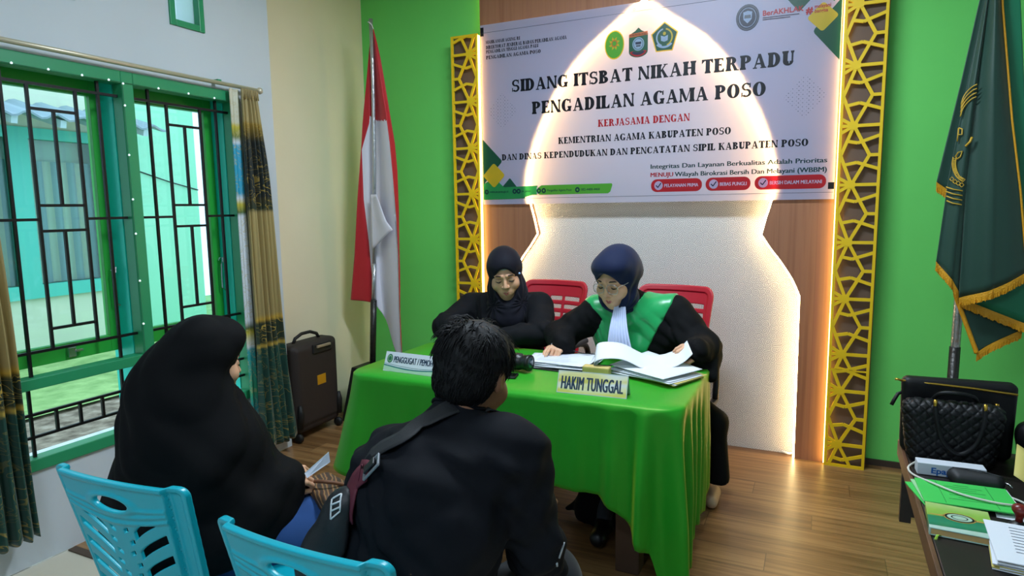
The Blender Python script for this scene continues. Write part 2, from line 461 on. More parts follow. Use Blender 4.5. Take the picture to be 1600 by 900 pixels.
# outer casements: stiles and rails with glass
for (y0, y1) in ((1.489, 2.061), (2.129, 2.696)):
    s = MB()
    for a, b in ((y0, y0 + 0.05), (y1 - 0.05, y1)):
        s.box((-3.185, a, 0.82), (-3.145, b, 2.14))
    for a, b in ((0.82, 0.90), (2.05, 2.14)):
        s.box((-3.185, y0 + 0.05, a), (-3.145, y1 - 0.05, b))
    so = s.build('sash', M_gsash, win, bevel=0.003)
    MB().box((-3.168, y0 + 0.045, 0.895), (-3.164, y1 - 0.045, 2.055)).build('glass_pane', M_glass, so)
    MB().box((-3.19, y0, 0.405), (-3.06, y1, 0.425)).build('white_sill', mat('white_sill', 'dfe8ea', 0.4), win)
    # stay hook
    yh = y1 - 0.028
    MB().tube([(-3.135, yh, 1.22), (-3.12, yh, 1.235), (-3.105, yh + 0.006, 1.235), (-3.10, yh, 1.21), (-3.11, yh, 1.20), (-3.115, yh, 1.13), (-3.115, yh, 1.06), (-3.115, yh + 0.02, 1.045)], 0.004, 6).build('stay_hook', M_steel, so)
    la = MB().box((-3.145, (y0 + y1) / 2 + 0.02, 0.835), (-3.125, (y0 + y1) / 2 + 0.055, 0.88)); la.box((-3.135, (y0 + y1) / 2 + 0.05, 0.855), (-3.12, (y0 + y1) / 2 + 0.085, 0.866))
    la.build('latch', M_steel, so, bevel=0.002)
    # security grille of flat black bars
    w = 0.012
    gb = MB()
    GX = -3.02
    k = y0 - 1.489
    ys = [1.572, 1.670, 1.868, 1.970]
    ys = [y + k * 1.012 for y in ys]
    def vb(y, a, b): gb.box((GX - w/2, y - w/2, a), (GX + w/2, y + w/2, b))
    def hb(z, a, b): gb.box((GX - w/2 - 0.001, a, z - w/2), (GX + w/2 + 0.001, b, z + w/2))
    vb(ys[0], 0.806, 2.10); vb(ys[3], 0.806, 2.10); vb(ys[1], 0.91, 2.045); vb(ys[2], 0.91, 2.045)
    hb(2.045, y0, y1); hb(0.91, y0, y1); hb(1.475, y0, ys[1]); hb(1.475, ys[2], y1)
    for z in (1.942, 1.535, 1.425, 1.0): hb(z, ys[1], ys[2])
    ym = (ys[1] + ys[2]) / 2
    vb(ym, 1.535, 1.942); vb(ym, 1.0, 1.425)
    # lower light
    yl = [ys[0] - 0.018, ys[3] - 0.005]
    for y in yl: vb(y, 0.458, 0.757)
    hb(0.643, y0, y1); hb(0.545, y0, y1)
    for q in range(1, 4):
        y = yl[0] + (yl[1] - yl[0]) * q / 4; vb(y, 0.545, 0.643)
    gb.build('security_grille', M_bar, win)

for i, (y0, y1, z0, z1) in enumerate(V):
    w_ = put(thing('window_%d' % (i + 2), None, None, (-3.0, (y0 + y1) / 2, z0)), kind='structure')
    f = MB()
    t_ = 0.032
    f.box((-3.12, y0, z0), (-2.99, y0 + t_, z1)); f.box((-3.12, y1 - t_, z0), (-2.99, y1, z1))
    f.box((-3.12, y0 + t_, z0), (-2.99, y1 - t_, z0 + t_)); f.box((-3.12, y0 + t_, z1 - t_), (-2.99, y1 - t_, z1))
    f.build('frame', M_gpaint, w_, bevel=0.003)
    MB().box((-3.035, y0 + t_, z0 + t_), (-3.03, y1 - t_, z1 - t_)).build('pane', M_frost, w_)

# fairy lights along the frame edges
fl = thing('fairy_lights', 'string of tiny white bulbs along the green window frame', 'string light', (-2.985, 2.1, 2.1))
mb = MB()
M_wire = mat('clear_wire', '2d6b4c', 0.5)
M_bulb = mat('white_bulb', 'eef4f4', 0.3, emit=((0.8, 0.95, 1.0), 0.6))
mb.tube([(-2.98, 1.5, 2.106), (-2.98, 1.8, 2.103), (-2.98, 2.066, 2.106), (-2.98, 2.4, 2.103), (-2.98, 2.712, 2.105)], 0.0015, 5)
mb.tube([(-2.98, 2.068, 2.1), (-2.98, 2.068, 0.47)], 0.0015, 5); mb.tube([(-2.98, 2.712, 2.1), (-2.98, 2.706, 0.47)], 0.0015, 5)
mb.build('wire', M_wire, fl)
for y, zs in ((2.068, (2.1, 2.0, 1.771, 1.562, 1.398, 1.17, 0.958, 0.72)), (2.710, (2.08, 1.98, 1.77, 1.57, 1.40, 1.18, 0.96, 0.86, 0.70, 0.56))):
    for z in zs: MB().lathe([(0.0005, -0.005), (0.0045, -0.003), (0.0048, 0.002), (0.0005, 0.006)], (-2.975, y, z), 8).build('bulb', M_bulb, fl, True)
for y in (1.6, 1.74, 1.88, 2.0, 2.25, 2.42, 2.58): MB().lathe([(0.0005, -0.005), (0.0045, -0.003), (0.0048, 0.002), (0.0005, 0.006)], (-2.975, y, 2.106), 8).build('bulb', M_bulb, fl, True)

# ------------------------------------------------------------------ outside the window
g = NT('lawn_ground'); tc = g.n('TexCoord'); n = g.n('TexNoise'); n.inputs['Scale'].default_value = 6; n.inputs['Detail'].default_value = 8
g.l(tc.outputs['Object'], n.inputs['Vector'])
g.l(g.ramp(n.outputs['Fac'], [(0.3, '6f9c58'), (0.7, '9ac47c')]), g.b.inputs['Base Color']); g.b.inputs['Roughness'].default_value = 0.95; g.bump(n.outputs['Fac'], 0.6, 0.05)
put(MB().grid(lambda u, v: (-5.6 - 5 * u, -2 + 13 * v, -0.12 + 0.02 * math.sin(9 * u + 7 * v)), 12, 24).build('lawn', g.m, None, recalc=False), kind='structure')
g = NT('bare_soil'); tc = g.n('TexCoord'); n = g.n('TexNoise'); n.inputs['Scale'].default_value = 9; n.inputs['Detail'].default_value = 10
g.l(tc.outputs['Object'], n.inputs['Vector'])
g.l(g.ramp(n.outputs['Fac'], [(0.35, '5f5648'), (0.55, '8d8472'), (0.7, 'a9a292')]), g.b.inputs['Base Color']); g.b.inputs['Roughness'].default_value = 0.95; g.bump(n.outputs['Fac'], 0.8, 0.06)
put(MB().grid(lambda u, v: (-3.2 - 2.6 * u, -2 + 13 * v, -0.14 + 0.025 * mnoise.noise((u * 6, v * 30, 0))), 16, 60).build('ground_soil', g.m, None, recalc=False), kind='structure')

hs = thing('neighbouring_house', 'pale house with teal window and mint green side block seen through window', 'building', (-8.2, 4.5, -0.12))
M_hcream = wallpaint('cream_house_wall', 'd9dcc0'); M_mint = wallpaint('mint_house_wall', '9fe3bd', 0.03)
mb = MB(); hx = -8.0
mb.box((hx - 2.5, -1, -0.12), (hx, 3.3, 3.0)); mb.box((hx - 2.5, 5.25, -0.12), (hx, 5.6, 3.0))
mb.box((hx - 2.5, 3.3, -0.12), (hx, 5.25, 0.55)); mb.box((hx - 2.5, 3.3, 2.45), (hx, 5.25, 3.0)); mb.box((hx - 2.5, 3.3, 0.55), (hx - 0.25, 5.25, 2.45))
mb.build('cream_wall', M_hcream, hs)
MB().box((hx - 1.6, 5.6, -0.12), (hx + 0.1, 6.46, 3.9)).build('mint_block', M_mint, hs)
MB().tube([(hx + .11, 5.6, 2.02), (hx + .13, 6.0, 1.90), (hx + .11, 6.46, 1.80)], .008, 6).build('cable', M_bar, hs, True)
wf = MB(); M_hteal = mat('teal_house_frame', '57c4b0', 0.5)
for y0, y1 in ((3.3, 3.42), (4.16, 4.36), (5.13, 5.25)): wf.box((hx - 0.05, y0, 0.55), (hx + 0.05, y1, 2.45))
for z0, z1 in ((0.55, 0.70), (2.33, 2.45)):
    wf.box((hx - 0.05, 3.42, z0), (hx + 0.05, 4.16, z1)); wf.box((hx - 0.05, 4.36, z0), (hx + 0.05, 5.13, z1))
wfo = wf.build('window_frame', M_hteal, hs)
MB().box((hx - 0.03, 3.42, 0.70), (hx - 0.025, 4.16, 2.33)).box((hx - 0.03, 4.36, 0.70), (hx - 0.025, 5.13, 2.33)).build('pane', M_glass, wfo)
g = NT('striped_curtain'); tc = g.n('TexCoord'); sp = g.n('SeparateXYZ'); g.l(tc.outputs['Object'], sp.inputs[0])
f_ = g.math('FRACT', g.math('MULTIPLY', sp.outputs['Y'], 5.5))
g.l(g.ramp(f_, [(0.0, '9fb3ac'), (0.45, '9fb3ac'), (0.55, 'd6d2ae'), (1.0, 'd6d2ae')]), g.b.inputs['Base Color'])
MB().grid(lambda u, v: (hx - 0.15 + 0.03 * math.sin(u * 60), 3.4 + 1.75 * u, 0.7 + 1.4 * v), 80, 2).build('curtain', g.m, wfo, True, recalc=False)
rf = MB()
rf.grid(lambda u, v: (hx + 0.75 - 3.2 * v, -1 + 6.55 * u, 2.50 + 0.9 * v + 0.03 * math.sin(u * 150)), 120, 2)
rfo = rf.build('roof', mat('grey_roof_sheet', '8f9da6', 0.5), hs, thick=0.02, recalc=False)
r_ = MB()
for k in range(14):
    y = -0.8 + k * 0.47; r_.bar((hx + 0.7, y, 2.44), (hx - 0.9, y, 2.89), 0.06, 0.08)
r_.build('rafters', mat('pale_rafter', 'c4d3d6', 0.7), rfo)
# ------------------------------------------------------------------ wood panel with the dome-shaped recess
PX, PANEL_Y = -1.005, 4.045
PROF = [(2.735, 0.0), (2.70, 0.052), (2.62, 0.155), (2.56, 0.24), (2.48, 0.345), (2.38, 0.445), (2.25, 0.545), (2.11, 0.625), (1.97, 0.69), (1.83, 0.74), (1.69, 0.772), (1.58, 0.775), (1.50, 0.757), (1.42, 0.735), (1.32, 0.712), (1.24, 0.765), (1.16, 0.825), (1.06, 0.888), (0.97, 0.928), (0.0, 0.932)]
def half(n=90):
    up = [p for p in PROF if p[0] >= 1.32]; lo = [p for p in PROF if 0.97 <= p[0] <= 1.32]
    a = spline(up, 60); b = spline(lo, 16)[1:]
    return [(float(p[0]), float(p[1])) for p in a] + [(float(p[0]), float(p[1])) for p in b] + [(0.0, 0.932)]
HALF = half()
g = NT('brown_wood_panel')
tc = g.n('TexCoord'); mp = g.n('Mapping'); mp.inputs['Scale'].default_value = (26, 26, 0.7); g.l(tc.outputs['Object'], mp.inputs['Vector'])
n = g.n('TexNoise'); n.inputs['Scale'].default_value = 1.2; n.inputs['Detail'].default_value = 5; g.l(mp.outputs[0], n.inputs['Vector'])
sp = g.n('SeparateXYZ'); g.l(tc.outputs['Object'], sp.inputs[0])
seam = g.math('LESS_THAN', g.math('FRACT', g.math('DIVIDE', sp.outputs['X'], 0.2)), 0.012)
c0 = g.ramp(n.outputs['Fac'], [(0.3, '8a5a40'), (0.5, '9c6a4c'), (0.7, '92614a')])
g.l(g.mix(g.math('MULTIPLY', seam, 0.35), c0, '5c3826'), g.b.inputs['Base Color']); g.b.inputs['Roughness'].default_value = 0.5
M_wood = g.m
panel = thing('mihrab_wall_panel', 'brown wood wall panel with a dome-shaped recess edged in warm light', 'wall panel', (PX, BACK, 0))
PL, PR = -2.12, 0.295
mb = MB()
for s, edge in ((-1, PL), (1, PR)):
    for (z0, h0), (z1, h1) in zip(HALF[:-1], HALF[1:]):
        a = (PX + s * h0, z0); b = (PX + s * h1, z1)
        if abs(a[1] - b[1]) < 1e-6: continue
        q = [(a[0], a[1]), (edge, a[1]), (edge, b[1]), (b[0], b[1])]
        mb.add([(x, PANEL_Y, z) for x, z in q] + [(x, BACK - 0.001, z) for x, z in q], [(0,1,2,3), (7,6,5,4), (0,3,7,4), (1,5,6,2)])
mb.box((PL, PANEL_Y, 2.735), (PR, BACK - 0.001, CEIL_Z))
mb.build('wood_panel', M_wood, panel)
# embossed swirl wallpaper in the recess
g = NT('swirl_wallpaper')
tc = g.n('TexCoord'); vo = g.n('TexVoronoi', feature='F1', voronoi_dimensions='2D'); vo.inputs['Scale'].default_value = 27; vo.inputs['Randomness'].default_value = 0.6
sx = g.n('SeparateXYZ'); g.l(tc.outputs['Object'], sx.inputs[0]); cb = g.n('CombineXYZ'); g.l(sx.outputs['X'], cb.inputs[0]); g.l(sx.outputs['Z'], cb.inputs[1])
g.l(cb.outputs[0], vo.inputs['Vector'])
df = g.n('VectorMath', operation='SUBTRACT'); g.l(cb.outputs[0], df.inputs[0]); g.l(vo.outputs['Position'], df.inputs[1])
ds = g.n('SeparateXYZ'); g.l(df.outputs[0], ds.inputs[0])
ang = g.math('DIVIDE', g.math('ARCTAN2', ds.outputs['Y'], ds.outputs['X']), 2 * PI)
ln = g.n('VectorMath', operation='LENGTH'); g.l(df.outputs[0], ln.inputs[0])
ph = g.math('FRACT', g.math('ADD', g.math('MULTIPLY', ln.outputs['Value'], 112.0), ang))
tri = g.math('ABSOLUTE', g.math('SUBTRACT', ph, 0.5))
line = g.ramp(tri, [(0.0, (1, 1, 1)), (0.16, (1, 1, 1)), (0.26, (0, 0, 0))])
g.l(g.mix(line, 'b4b1b0', 'e6e3df'), g.b.inputs['Base Color']); g.b.inputs['Roughness'].default_value = 0.5
g.bump(line, 0.5, 0.002)
MB().box((PX - 0.935, BACK - 0.006, 0.0), (PX + 0.935, BACK - 0.001, 2.74)).build('patterned_wallpaper', g.m, panel)
# LED strip hidden on the edge of the recess
def led(name, color, power):
    m = bpy.data.materials.new(name); m.use_nodes = True
    b = m.node_tree.nodes['Principled BSDF']; b.inputs['Base Color'].default_value = (1, 0.9, 0.7, 1)
    b.inputs['Emission Color'].default_value = (*color, 1); b.inputs['Emission Strength'].default_value = power
    return m
M_led = led('warm_led', (1.0, 0.74, 0.34), LED_ARCH)
for s in (-1, 1):
    pts = [(PX + s * (max(h, 0.008) - 0.006), PANEL_Y + 0.008, z) for z, h in HALF]
    MB().tube(pts, 0.0045, 6).build('led_strip', M_led, panel)
M_led2 = led('yellow_led', (1.0, 0.72, 0.16), LED_SIDE)
MB().box((PL - 0.008, BACK - 0.02, 2.67), (PL - 0.001, BACK - 0.012, CEIL_Z - 0.02)).build('edge_led_strip', M_led2, panel)
MB().tube([(PX + 0.86, BACK - 0.02, 0.012), (PX + 0.90, BACK - 0.03, 0.008), (PX + 0.925, BACK - 0.02, 0.012)], 0.008, 6).build('strip_end', mat('white_plastic', 'e8e6e0', 0.4), panel, True)

# ------------------------------------------------------------------ yellow lattice columns
M_yel = mat('yellow_lattice_paint', 'ecc414', 0.4)
M_latback = mat('brown_lattice_backing', '5c4a3e', 0.6)
def lattice(name, label, x0, mirror):
    Wd, P = 0.205, 0.313
    th = thing(name, label, 'lattice panel', (x0 + Wd / 2, BACK - 0.05, 0), 'yellow star lattice columns')
    def piece(za, zb, star0):
        bm = bmesh.new(); m = MB()
        s0, L, R = 0.070, 0.012, 0.150
        k0 = int((za - star0) / P) - 2; k1 = int((zb - star0) / P) + 2
        for k in range(k0, k1 + 1):
            z = star0 + k * P
            S = [((s0, z), (L, z + P/2)), ((L, z + P/2), (s0, z + P)), ((s0, z), (R, z + P/2)), ((R, z + P/2), (s0, z + P)),
                 ((0.037, z + 0.108), (0.092, z + 0.119)), ((0.092, z + 0.119), (Wd, z + 0.079)),
                 ((0.037, z + 0.234), (0.092, z + 0.222)), ((0.092, z + 0.222), (Wd, z + 0.262)),
                 ((R, z + P/2), (Wd, z + P/2)), ((s0, z), (Wd, z)), ((s0, z), (0, z + 0.042)), ((s0, z), (0, z)), ((s0, z), (0, z - 0.042))]
            for q_, (a, b) in enumerate(S):
                m.bar((a[0], 0, a[1]), (b[0], 0, b[1]), 0.0168, 0.0098 + 0.0003 * (q_ if q_ < 12 else 5.5), up=(0, 1, 0))
            m.lathe([(0.022, -0.0070), (0.022, 0.0070)], (s0, 0, z), 10, axis=(0, 1, 0))
        me = m.mesh(); bm.from_mesh(me); bpy.data.meshes.remove(me)
        for co, no in (((0, 0, zb), (0, 0, 1)), ((0, 0, za), (0, 0, -1)), ((Wd - 0.002, 0, 0), (1, 0, 0)), ((0.002, 0, 0), (-1, 0, 0))):
            bmesh.ops.bisect_plane(bm, geom=bm.verts[:] + bm.edges[:] + bm.faces[:], plane_co=co, plane_no=no, clear_outer=True)
        mm_ = MB(); bm.verts.ensure_lookup_table(); bm.verts.index_update()
        mm_.add([v.co.copy() for v in bm.verts], [tuple(v.index for v in f.verts) for f in bm.faces]); bm.free()
        return mm_
    out = MB()
    for za, zb, st in ((0.57, 2.655, 0.969), (0.008, 0.57, 0.132)):
        p = piece(za, zb, st); out.add(p.v, p.f)
    b = 0.014
    out.box((0, -0.0075, 0), (b, 0.0075, 2.66)); out.box((Wd - b, -0.0075, 0), (Wd, 0.0075, 2.66))
    out.box((b, -0.007, 0), (Wd - b, 0.007, b)); out.box((b, -0.007, 2.66 - b), (Wd - b, 0.007, 2.66)); out.box((b, -0.0065, 0.56), (Wd - b, 0.0065, 0.567))
    out.v = [((x0 + Wd - x) if mirror else (x0 + x), 4.012 + y, z) for x, y, z in out.v]
    if mirror: out.f = [tuple(reversed(f)) for f in out.f]
    out.build('star_lattice', M_yel, th)
    if mirror: MB().box((x0 + 0.004, 4.042, 0.0), (x0 + Wd - 0.001, BACK - 0.001, 2.652)).build('backing_board', M_latback, th)
    else: MB().box((x0 + 0.004, 4.036, 0.0), (x0 + Wd - 0.001, 4.0445, 2.652)).build('backing_board', M_latback, th)
    ex = x0 + Wd + 0.0005 if mirror else x0 - 0.0045
    MB().box((ex, 4.012, 0.01), (ex + 0.004, 4.036, 2.65)).build('led_strip', M_led2, th)
lattice('lattice_panel', 'yellow star lattice column left of the banner, behind the left official', -2.327, True)
lattice('lattice_panel', 'yellow star lattice column right of the banner, nearest the green flag', 0.083, False)

# ------------------------------------------------------------------ banner
def bannermat(name, color, tl=0.45, through=None):
    m = bpy.data.materials.new(name); m.use_nodes = True; t = m.node_tree; out = t.nodes['Material Output']
    t.nodes.remove(t.nodes['Principled BSDF'])
    c = hexc(color)
    d = t.nodes.new('ShaderNodeBsdfDiffuse'); d.inputs[0].default_value = (*c, 1)
    r = t.nodes.new('ShaderNodeBsdfTranslucent'); r.inputs[0].default_value = (*(hexc(through) if through else c), 1)
    gl = t.nodes.new('ShaderNodeBsdfGlossy'); gl.inputs['Roughness'].default_value = 0.35
    a = t.nodes.new('ShaderNodeMixShader'); a.inputs[0].default_value = tl
    b = t.nodes.new('ShaderNodeMixShader'); b.inputs[0].default_value = 0.03
    t.links.new(d.outputs[0], a.inputs[1]); t.links.new(r.outputs[0], a.inputs[2])
    t.links.new(a.outputs[0], b.inputs[1]); t.links.new(gl.outputs[0], b.inputs[2]); t.links.new(b.outputs[0], out.inputs['Surface'])
    return m
B_white = bannermat('banner_white', 'b8d4ff', 0.62, 'ffe6d2')
B_ink = bannermat('banner_black_ink', '14141c', 0.3); B_red = bannermat('banner_red_ink', 'b01c26', 0.3)
B_dgreen = bannermat('banner_dark_green', '1d5a44'); B_lgreen = bannermat('banner_light_green', '5cb53c'); B_yel = bannermat('banner_yellow', 'd9bd2e')
B_mgreen = bannermat('banner_mid_green', '2f9d58'); B_teal = bannermat('banner_dark_teal_ink', '153e40', 0.3); B_grey = bannermat('banner_grey_ink', '5a5f6a', 0.3); B_navy = bannermat('banner_navy_ink', '2a2f45', 0.3)
B_org = bannermat('banner_orange', 'd8743a')
BX0, BX1, BZ0, BZ1, BY = -2.108, 0.072, 1.520, 2.712, 4.030
def bsag(x, z):       # gentle waves in the vinyl, never reaching the panel behind it
    return 0.0011 * math.sin(5.0 * x + 1.3) * math.sin(3.0 * (z - 1.4)) - 0.003
bn = thing('banner', 'white printed vinyl banner hung across the lit dome panel', 'banner', ((BX0 + BX1) / 2, BY, BZ0))
def bz0(u): return BZ0 + 0.006 * math.sin(u * 9)
mb = MB().grid(lambda u, v: (BX0 + (BX1 - BX0) * u, BY + bsag(BX0 + (BX1 - BX0) * u, BZ0 + (BZ1 - BZ0) * v), BZ0 + (BZ1 - BZ0) * v), 60, 40)
mb.build('vinyl_sheet', B_white, bn, True, recalc=False)
NL = [0]
def onb(mbx, layer=1):
    """drop a flat (x,0,z) shape on the banner surface"""
    mbx.v = [(x, BY + bsag(x, z) - 0.0006 * layer + y, z) for x, y, z in mbx.v]
    return mbx
def flat(pts): return MB().add([(x, 0, z) for x, z in pts], [tuple(range(len(pts)))])
def P(px, pz): return (BX0 + px * (BX1 - BX0), BZ0 + pz * (BZ1 - BZ0))      # banner fractions
# heavy slab-serif capitals
def glyph(ch):
    T, H, S = 0.265, 0.115, 0.05
    out = []; 
    R = lambda x0, y0, x1, y1: out.append([(x0, y0), (x1, y0), (x1, y1), (x0, y1)])
    Q = lambda *p: out.append(list(p))
    def stem(x, w=T, y0=0, y1=1, top=True, bot=True):
        R(x, y0, x + w, y1)
        if top: Q((x - S, y1 - H*.6), (x + w + S, y1 - H*.6), (x + w + S, y1), (x - S, y1)); Q((x - S, y1 - H*.6), (x, y1 - H*1.7), (x + w, y1 - H*1.7), (x + w + S, y1 - H*.6))
        if bot: Q((x - S, y0), (x + w + S, y0), (x + w + S, y0 + H*.6), (x - S, y0 + H*.6)); Q((x - S, y0 + H*.6), (x + w + S, y0 + H*.6), (x + w, y0 + H*1.7), (x, y0 + H*1.7))
    def arc(cx, cy, rx, ry, ix, iy, a0, a1, n=14, dx=0):
        pa = [a0 + (a1 - a0) * i / n for i in range(n + 1)]
        for p, q in zip(pa[:-1], pa[1:]):
            c0, s0, c1, s1 = math.cos(math.radians(p)), math.sin(math.radians(p)), math.cos(math.radians(q)), math.sin(math.radians(q))
            out.append([(cx + ix*c0 + dx, cy + iy*s0), (cx + rx*c0, cy + ry*s0), (cx + rx*c1, cy + ry*s1), (cx + ix*c1 + dx, cy + iy*s1)])
    w = 0.7
    if ch == 'I': stem(.05); w = .32
    elif ch == 'D': stem(.05); R(.2, 1-H, .33, 1); R(.2, 0, .33, H); arc(.31, .5, .40, .5, .40-T, .5-H, -90, 90); w = .76
    elif ch == 'P': stem(.05); R(.2, 1-H, .33, 1); R(.2, .43, .33, .43+H); arc(.32, .715, .33, .285, .33-T+.02, .285-H, -90, 90); w = .69
    elif ch == 'R':
        stem(.05); R(.2, 1-H, .33, 1); R(.2, .45, .33, .45+H); arc(.32, .725, .31, .275, .31-T+.02, .275-H, -90, 90)
        Q((.34, .5), (.50, .52), (.74, .03), (.51, .03)); R(.49, 0, .80, H*.7); w = .80
    elif ch == 'B': stem(.05); R(.2, 1-H, .31, 1); R(.2, .49, .33, .49+H); R(.2, 0, .33, H); arc(.30, .765, .29, .235, .29-T+.03, .235-H, -90, 90); arc(.32, .275, .34, .275, .34-T, .275-H, -90, 90); w = .71
    elif ch in 'EF': stem(.05); R(.2, 1-H, .58, 1); R(.2, .46, .47, .46+H); R(.2, 0, .60, H); Q((.58, .72), (.58, 1), (.45, 1-H)); Q((.62, .30), (.62, 0), (.46, H)); Q((.47, .34), (.47, .67), (.39, .505)); w = .65
    elif ch == 'L': stem(.05); R(.2, 0, .58, H); Q((.60, .36), (.60, 0), (.42, H)); w = .63
    elif ch == 'T': stem(.24, top=False); R(.02, 1-H, .67, 1); Q((.0, .68), (.0, 1), (.17, 1-H)); Q((.69, .68), (.69, 1), (.52, 1-H)); w = .70
    elif ch == 'H': stem(.05); stem(.52); R(.2, .46, .55, .46+H); w = .79
    elif ch == 'N': stem(.05, .10); stem(.60, .10); Q((-.0, 1), (.22, 1), (.70, 0), (.52, 0)); w = .77
    elif ch == 'M': stem(.05, .10); stem(.68, T); Q((.0, 1), (.22, 1), (.50, .15), (.40, .0)); Q((.40, 0), (.50, .15), (.74, 1), (.68, 1)); w = .97
    elif ch == 'U': stem(.05, bot=False, y0=.3); stem(.53, .10, bot=False, y0=.3); arc(.345, .31, .295, .31, .295-T, .31-H-.02, 180, 360, dx=.06); w = .70
    elif ch == 'O': arc(.38, .5, .38, .5, .38-T, .5-H*.8, 0, 360, 28); w = .78
    elif ch in 'GC':
        arc(.38, .5, .38, .5, .38-T, .5-H*.8, 48, 312, 22); Q((.60, .66), (.68, .66), (.68, 1), (.58, .90))
        if ch == 'G': stem(.50, .2, 0.02, .42, bot=False); w = .78
        else: Q((.60, .28), (.68, .34), (.64, .12), (.52, .06)); w = .72
    elif ch == 'S':
        arc(.32, .725, .29, .275, .13, .17, 35, 270, 16); arc(.32, .29, .30, .29, .13, .165, -145, 90, 16)
        Q((.50, .66), (.57, .66), (.57, 1), (.49, .92)); Q((.03, 0), (.10, .07), (.10, .34), (.03, .34)); w = .64
    elif ch == 'K': stem(.05); Q((.22, .40), (.30, .40), (.66, .97), (.56, .97)); R(.48, 1-H*.6, .74, 1); Q((.30, .58), (.42, .70), (.76, .03), (.53, .03)); R(.49, 0, .80, H*.7); w = .80
    elif ch == 'J': stem(.25, bot=False, y0=.26); arc(.235, .27, .23, .27, .06, .19, 180, 360); w = .50
    elif ch == 'A': Q((.09, .03), (.17, .03), (.42, .98), (.33, .98)); Q((.30, 1), (.47, 1), (.76, .03), (.53, .03)); R(.2, .27, .55, .27+H); R(.02, 0, .27, H*.7); R(.46, 0, .81, H*.7); w = .82
    return out, w
def slab(text, x0, x1, z, h, rot=0.0):
    """line of capitals fitted between x0 and x1, base at z, cap height h"""
    m = MB(); x = 0; items = []
    for ch in text:
        if ch == ' ': x += 0.34; continue
        if ch == '.': items.append(([[(0, 0), (.15, 0), (.15, .15), (0, .15)]], x)); x += .25; continue
        q, w = glyph(ch); items.append((q, x)); x += w + 0.055
    k = (x1 - x0) / x; i = 0
    for q, xo in items:
        for poly in q:
            i += 1; e = -0.00004 * (i % 3)
            m.add([(x0 + (xo + a) * k, e, z + b * h) for a, b in poly], [tuple(range(len(poly)))])
    return m
def letter(name, m, mt, layer=1): return onb(m, layer).build(name, mt, bn, recalc=False)
def btext(body, x0, x1, z, h, bold=0.0):
    me = text_mesh(body, 1.0, bold); a, b = width_of(me)
    zs = [v.co.y for v in me.vertices]; k = (x1 - x0) / (b - a); kz = h / 0.73
    m = MB(); m.add([(x0 + (v.co.x - a) * k, 0, z + v.co.y * kz) for v in me.vertices], [tuple(p.vertices) for p in me.polygons])
    bpy.data.meshes.remove(me); return m
def disc(c, rx, rz, n=28, layer=0): return flat([(c[0] + rx * math.cos(2*PI*i/n), c[1] + rz * math.sin(2*PI*i/n)) for i in range(n)])
def ringm(c, rx, rz, ix, iz, n=28, a0=0, a1=360):
    m = MB()
    for i in range(n):
        p, q = math.radians(a0 + (a1-a0)*i/n), math.radians(a0 + (a1-a0)*(i+1)/n)
        m.add([(c[0]+ix*math.cos(p), 0, c[1]+iz*math.sin(p)), (c[0]+rx*math.cos(p), 0, c[1]+rz*math.sin(p)), (c[0]+rx*math.cos(q), 0, c[1]+rz*math.sin(q)), (c[0]+ix*math.cos(q), 0, c[1]+iz*math.sin(q))], [(0,1,2,3)])
    return m
def rrect(x0, z0, x1, z1, r, n=6):
    pts = []
    for cx, cz, a in ((x1-r, z0+r, -90), (x1-r, z1-r, 0), (x0+r, z1-r, 90), (x0+r, z0+r, 180)):
        for i in range(n + 1): t = math.radians(a + 90 * i / n); pts.append((cx + r*math.cos(t), cz + r*math.sin(t)))
    return flat(pts)
def diamond(cx, cz, r, rr):
    m = rrect(-r, -r, r, r, rr); c, s = math.cos(PI/4), math.sin(PI/4)
    m.v = [(cx + (x - z) * c, 0, cz + (x + z) * s) for x, y, z in m.v]; return m
def bbold(body, x0, x1, z, h, e):
    m = MB()
    for q in range(3):
        t = btext(body, x0 + (q - 1) * e, x1 + (q - 1) * e, z, h); m.add([(x, -.00005 * q, zz) for x, y, zz in t.v], t.f)
    return m
# headline and text lines
letter('lettering', slab('SIDANG ITSBAT NIKAH TERPADU', -1.880, -0.150, 2.258, 0.079), B_ink)
letter('lettering', slab('PENGADILAN AGAMA POSO', -1.735, -0.292, 2.105, 0.080), B_ink)
letter('lettering', slab('KERJASAMA DENGAN', -1.283, -0.713, 1.995, 0.044), B_red)
letter('lettering', slab('KEMENTRIAN AGAMA KABUPATEN POSO', -1.551, -0.477, 1.903, 0.042), B_ink)
letter('lettering', slab('DAN DINAS KEPENDUDUKAN DAN PENCATATAN SIPIL KABUPATEN POSO', -1.960, -0.065, 1.815, 0.041), B_ink)
letter('lettering', slab('MAHKAMAH AGUNG RI', -2.067, -1.816, 2.588, 0.021), B_ink)
letter('lettering', slab('DIREKTORAT JENDERAL BADAN PERADILAN AGAMA', -2.067, -1.490, 2.554, 0.022), B_ink)
letter('lettering', slab('PENGADILAN TINGGI AGAMA PALU', -2.067, -1.683, 2.526, 0.021), B_ink)
letter('lettering', slab('PENGADILAN AGAMA POSO', -2.067, -1.668, 2.488, 0.023), B_ink)
letter('lettering', bbold('Integritas Dan Layanan Berkualitas Adalah Prioritas', -0.945, 0.030, 1.722, 0.028, 0.0013), B_teal)
letter('lettering', bbold('MENUJU', -0.945, -0.809, 1.672, 0.027, 0.0013), B_red)
letter('lettering', bbold('Wilayah Birokrasi Bersih Dan Melayani (WBBM)', -0.798, 0.030, 1.671, 0.028, 0.0013), B_teal)
